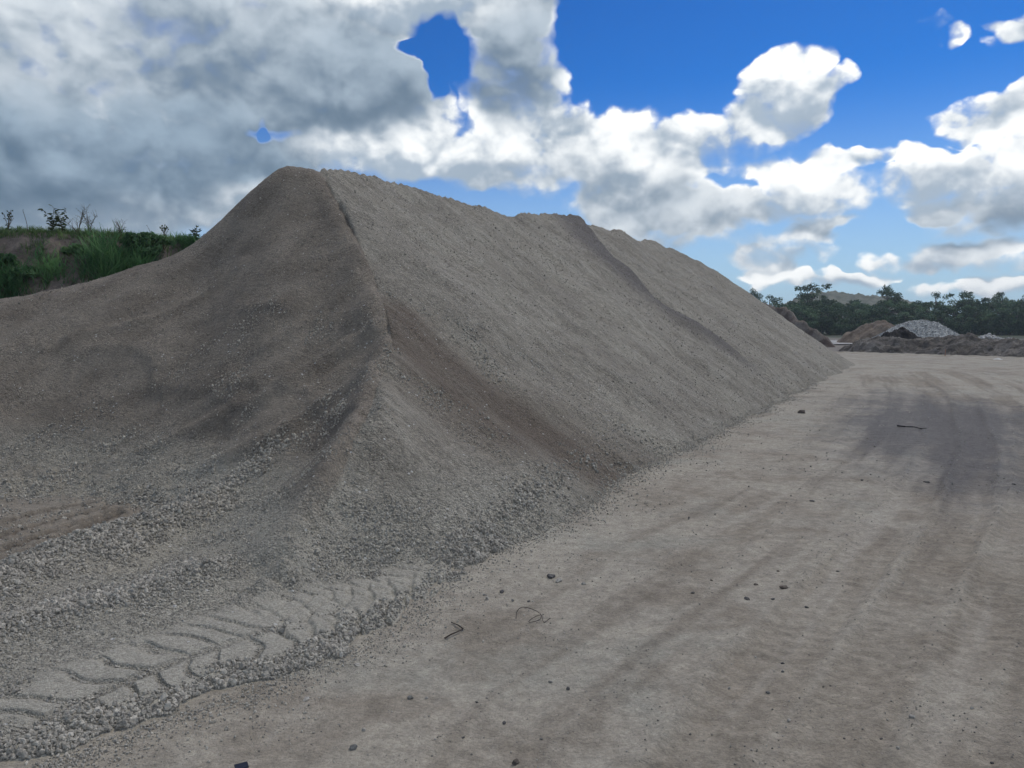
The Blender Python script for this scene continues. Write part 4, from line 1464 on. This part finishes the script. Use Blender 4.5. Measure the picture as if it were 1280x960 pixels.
def link_shared(nm, me, parent):
    o = bpy.data.objects.new(nm, me)
    COL.objects.link(o)
    o.parent = parent


rt = np.random.default_rng(5)
# skyline of the tree belt in photo pixels: (u, v)
SKY_U = [900, 930, 955, 975, 1000, 1030, 1050, 1075, 1100, 1130, 1160, 1190, 1215, 1240, 1280, 1320, 1360]
SKY_V = [372, 372, 369, 376, 372, 372, 380, 373, 372, 376, 377, 375, 376, 372, 371, 372, 370]
for row, (D0, du, drop) in enumerate([(186, 21, 9), (195, 19, 3), (205, 20, 0)]):
    u = 945 + row * 7
    while u < 1345:
        D = D0 + rt.normal(0, 2.0)
        v = np.interp(u, SKY_U, SKY_V) + drop - 2.5 + abs(rt.normal(0, 4.5))
        plant(u, D, v, DENSE[int(rt.integers(6))], 10.0, .95 + .25 * rt.random(), rt.random() * 6.28,
              ['dense dark tree in the front row of the tree belt', 'dense dark tree in the middle of the tree belt',
               'dense dark tree in the back row of the tree belt'][row], ['front row of the tree belt', 'middle row of the tree belt', 'back row of the tree belt'][row])
        u += du * (.75 + .5 * rt.random())
for (u, D, v, k, w, lab) in [
        (1012, 198, 352, 0, 1.0, 'tall open-crowned gum tree, highest of the tree belt near the stockpile'),
        (1034, 199, 367, 1, .8, 'gum tree just right of the tall open-crowned one near the stockpile'),
        (1107, 200, 354, 2, .95, 'tall gum with a ragged crown standing above the trees left of the rock pile'),
        (1168, 201, 363, 3, .9, 'rounded gum rising above the belt over the right side of the rock pile'),
        (1201, 201, 362, 0, .9, 'airy gum with gaps in its crown right of the rock pile'),
        (1247, 200, 363, 1, 1.0, 'spreading gum above the white rubble at the right'),
        (1275, 202, 366, 2, .9, 'gum crown at the right picture edge'),
        (960, 190, 367, 3, .9, 'dark gum showing just over the end slope of the stockpile'),
        (936, 186, 358, 2, .55, 'thin twiggy treetop peeping over the stockpile slope')]:
    plant(u, D, v, OPEN[k], 13.0, w * 1.15, k * 1.7 + u, lab)

# wooded hill far behind
hx = np.arange(60, 520, 2.0); hy = np.arange(540, 760, 2.5)
X, Y = np.meshgrid(hx, hy); x, y = X.ravel(), Y.ravel()
H = 25 * np.exp(-(((x - 283) / 55) ** 4 + ((y - 640) / 70) ** 2)) + 14 * np.exp(-(((x - 200) / 60) ** 2 + ((y - 650) / 60) ** 2)) + 10 * np.exp(-(((x - 400) / 70) ** 2 + ((y - 650) / 60) ** 2))
H = H + 5.5 * np.abs(fbm(x / 8, y / 8, 3, .6, 601)) * sstep(2, 8, H) + 3.0 * fbm(x / 40, y / 40, 3, .5, 602) - 2
idx = np.arange(len(x)).reshape(len(hy), len(hx))
q = np.stack([idx[:-1, :-1], idx[:-1, 1:], idx[1:, 1:], idx[1:, :-1]], -1).reshape(-1, 4)
me = mesh_np('hill', np.stack([x, y, H], -1), q)
m, t, b = new_mat('wooded_hill')
P = pos(t)
c = t.mix(t.ramp(t.noise(P, .12, 5, .7), .35, .65), (.075, .088, .055), (.175, .175, .120))
t.l.new(c, b.inputs['Base Color'])
bump(t, b, t.noise(P, .25, 4, .7), .8, 1.2)
tag(link('hill', me, m, kind='structure'), 'low wooded hill in pale light behind the trees')

# ----------------------------------------------------------------------------
# single stones and litter on the road
# ----------------------------------------------------------------------------
M_RK = {'d': plain_mat('dark_stone', (.105, .100, .096), .85, .35, 30), 'p': plain_mat('pale_stone', (.36, .34, .30), .9, .25, 30),
        'g': plain_mat('mid_grey_stone', (.20, .195, .18), .9, .35, 30), 'b': plain_mat('earth_clod', (.12, .10, .085), .95, .3, 30)}
ROCKS = [  # u, v of the foot, width in px, flatness, tone, label
    (441, 939, 15, .8, 'g', 'rounded grey stone on the dirt near the bottom edge of the picture'),
    (382, 876, 15, .35, 'p', 'flat pale stone half sunk in the dirt below the gravel edge'),
    (446, 832, 13, .30, 'p', 'flat pale stone just outside the gravel edge'),
    (698, 730, 14, .6, 'p', 'pale stone with a dark side lying above the wire loop'),
    (688, 724, 20, .45, 'd', 'dark crumbled clod touching the pale stone above the wire loop'),
    (730, 733, 9, .6, 'p', 'small pale stone right of the dark clod above the wire'),
    (609, 750, 9, .8, 'p', 'whitish stone between the gravel edge and the wire loop'),
    (605, 745, 6, .7, 'p', 'smaller whitish chip touching the whitish stone near the gravel edge'),
    (627, 742, 10, .6, 'd', 'dark stone with a bright chip right of the whitish stone'),
    (641, 753, 6, .8, 'g', 'small grey stone above the wire loop, left of centre'),
    (661, 754, 6, .5, 'd', 'small dark stone directly above the wire loop'),
    (710, 862, 9, .7, 'd', 'dark stone below and right of the wire loop'),
    (688, 852, 9, .5, 'g', 'grey stone just up and left of the dark stone below the wire'),
    (630, 902, 9, .5, 'd', 'black flat stone low in the middle of the road'),
    (512, 875, 13, .6, 'g', 'grey stone in the dirt below the broken twig'),
    (533, 873, 7, .7, 'p', 'pale pebble immediately right of the grey stone below the twig'),
    (454, 915, 9, .8, 'p', 'pale stone up and right of the rounded grey stone at the bottom'),
    (596, 878, 6, .6, 'd', 'small dark stone midway between twig and bottom edge'),
    (579, 920, 7, .5, 'd', 'dark pebble at the bottom, left of the black flat stone'),
    (677, 923, 7, .6, 'g', 'grey pebble at the bottom, right of the black flat stone'),
    (645, 953, 15, .7, 'b', 'brown clod at the very bottom centre of the picture'),
    (935, 750, 12, .5, 'd', 'black stone left of the dark crumbs on the road'),
    (981, 738, 18, .35, 'b', 'flat dark earth crumb, largest of the dark cluster on the road'),
    (967, 752, 9, .4, 'd', 'dark flat crumb just below the dark cluster'),
    (945, 732, 9, .4, 'b', 'dark crumb at the upper left of the dark cluster'),
    (973, 715, 8, .4, 'b', 'dark crumb at the top of the dark cluster'),
    (1009, 757, 8, .6, 'd', 'dark stone at the right end below the dark cluster'),
    (866, 743, 8, .5, 'd', 'lone black chip left of the dark cluster'),
    (890, 727, 7, .5, 'b', 'brown chip above the lone black chip on the road'),
    (1048, 711, 6, .6, 'd', 'small dark stone up and right of the dark cluster'),
    (987, 900, 10, .6, 'p', 'pale stone in the lower right part of the road'),
    (1141, 902, 10, .7, 'p', 'bright pale stone in the tyre track at lower right'),
    (912, 857, 7, .6, 'p', 'pale pebble left of the tyre tracks in the lower road'),
    (945, 819, 6, .7, 'p', 'pale pebble above a line of stones in the lower road'),
    (979, 826, 7, .6, 'd', 'upper dark pebble of the line of stones beside the tyre track'),
    (979, 837, 8, .6, 'g', 'grey pebble directly below the dark pebble beside the tyre track'),
    (961, 864, 8, .8, 'g', 'grey stone beside the left edge of the tyre track'),
    (1000, 873, 6, .6, 'g', 'small grey stone inside the left tyre track'),
    (1123, 941, 8, .8, 'p', 'pale stone near the bottom edge at lower right'),
    (1102, 923, 7, .5, 'd', 'dark chip left above the pale stone at the lower right bottom'),
    (1056, 923, 6, .5, 'd', 'dark chip in the lower road, left of the lower right stones'),
    (1241, 957, 8, .5, 'd', 'dark chip at the bottom right corner of the picture'),
    (863, 914, 6, .6, 'd', 'small dark stone alone in the bottom middle of the road'),
    (1216, 889, 7, .6, 'p', 'pale pebble pair member at the right of the lower tyre tracks'),
    (1003, 517, 16, .6, 'b', 'dark earth clod on the low berm at the foot of the long slope'),
    (1160, 603, 12, .4, 'd', 'flat black chip on the road below the damp patch'),
    (1268, 607, 8, .4, 'd', 'black chip at the right edge below the damp patch'),
    (1078, 601, 7, .5, 'd', 'small dark stone on the pale road left of the damp patch'),
    (1016, 627, 9, .4, 'd', 'dark chip on the pale road near the long slope'),
]
for i, (u, v, wpx, fl, tone, lab) in enumerate(ROCKS):
    g = gnd(u, v)
    D = g[1]
    s = .5 * wpx / F * D
    me = hull_rock(700 + i, 15, 1.0, .42)
    bm = bmesh.new(); bm.from_mesh(me)
    bmesh.ops.bevel(bm, geom=list(bm.edges), offset=.025, segments=1, affect='EDGES')
    bm.to_mesh(me); bm.free()
    me.name = 'rock'
    me.transform(Matrix.Diagonal((s, s * .9, s * fl, 1)))
    gz = ground_height(np.array([g[0]]), np.array([g[1]]))[0][0]
    o = link('rock', me, M_RK[tone], label=lab, cat='rock', group='loose stones on the haul road')
    o.location = (g[0], g[1] + s * .5, gz + s * fl * .28)
    o.rotation_euler = (0, 0, i * 1.3)


def lie(pts):
    """photo points on the ground with a height above it -> world points"""
    out = []
    for (u, v, z) in pts:
        g = gnd(u, v, z)
        out.append((g[0], g[1], g[2] + ground_height(np.array([g[0]]), np.array([g[1]]))[0][0]))
    return out


def curve_pts(P, n=6):
    P = [np.array(p) for p in P]
    out = []
    for i in range(len(P) - 1):
        p0_, p1, p2, p3 = P[max(i - 1, 0)], P[i], P[i + 1], P[min(i + 2, len(P) - 1)]
        for t in np.linspace(0, 1, n, endpoint=False):
            out.append(.5 * (2 * p1 + (p2 - p0_) * t + (2 * p0_ - 5 * p1 + 4 * p2 - p3) * t * t + (3 * p1 - p0_ - 3 * p2 + p3) * t ** 3))
    out.append(P[-1])
    return out


bm = bmesh.new()
tube(bm, curve_pts(lie([(645, 774, .01), (646, 766, .05), (650, 761, .09), (657, 760, .09), (668, 763, .07), (676, 768, .05), (675, 774, .03), (668, 777, .015), (661, 778, .01),
                        (664, 774, .03), (671, 770, .04), (677, 769, .04), (678, 774, .02), (680, 778, .008), (684, 776, .01), (688, 773, .03)])), .0032, .0032, 6)
me = bpy.data.meshes.new('wire'); bm.to_mesh(me); bm.free()
link('wire', me, plain_mat('rusty_wire', (.08, .066, .055), .6), label='loop of thin dark wire lying on the dirt road', cat='wire')
bm = bmesh.new()
tube(bm, lie([(556, 796, .012), (563, 792, .02), (571, 789, .02), (579, 785.5, .015)]), .008, .005, 6)
tube(bm, lie([(579, 785.5, .015), (573, 781, .02), (564, 777.5, .01)]), .006, .004, 6)
me = bpy.data.meshes.new('twig'); bm.to_mesh(me); bm.free()
link('twig', me, plain_mat('dead_wood', (.055, .045, .038), .9, .3, 60), label='bent dark broken twig lying at the edge of the gravel', cat='twig')
bm = bmesh.new()
tube(bm, curve_pts(lie([(1122, 532, .03), (1132, 533, .05), (1143, 533, .05), (1152, 536, .03)])), .022, .010, 6)
tube(bm, curve_pts(lie([(1143, 533, .05), (1149, 534.5, .06), (1158, 536, .02)])), .012, .006, 5)
me = bpy.data.meshes.new('stick'); bm.to_mesh(me); bm.free()
link('stick', me, plain_mat('black_stick', (.022, .020, .022), .8), label='black stick lying across the damp patch of road', cat='stick')
g = gnd(302, 962)
bm = bmesh.new()
box_bm(bm, .075, .055, .012, (0, 0, .016), .5, .12, .004)
me = bpy.data.meshes.new('slate_chip'); bm.to_mesh(me); bm.free()
o = link('slate_chip', me, plain_mat('blue_black_slate', (.022, .026, .042), .45), label='flat blue-black chip at the bottom edge of the picture', cat='chip')
o.location = (g[0], g[1], ground_height(np.array([g[0]]), np.array([g[1]]))[0][0])

# ----------------------------------------------------------------------------
# thin summer haze
# ----------------------------------------------------------------------------
bm = bmesh.new()
box_bm(bm, 2200, 2200, 47.0, (100, 300, 21.0))
me = bpy.data.meshes.new('haze'); bm.to_mesh(me); bm.free()
m = bpy.data.materials.new('haze_air'); m.use_nodes = True
t = NT(m.node_tree); t.n.clear()
vo_ = t.node('ShaderNodeVolumePrincipled')
vo_.inputs['Color'].default_value = (.80, .90, 1.0, 1)
vo_.inputs['Density'].default_value = .00035
vo_.inputs['Anisotropy'].default_value = .2
out = t.node('ShaderNodeOutputMaterial'); t.l.new(vo_.outputs[0], out.inputs['Volume'])
hz = link('haze', me, m, kind='stuff')
tag(hz, 'thin pale blue haze in the distance', 'haze')
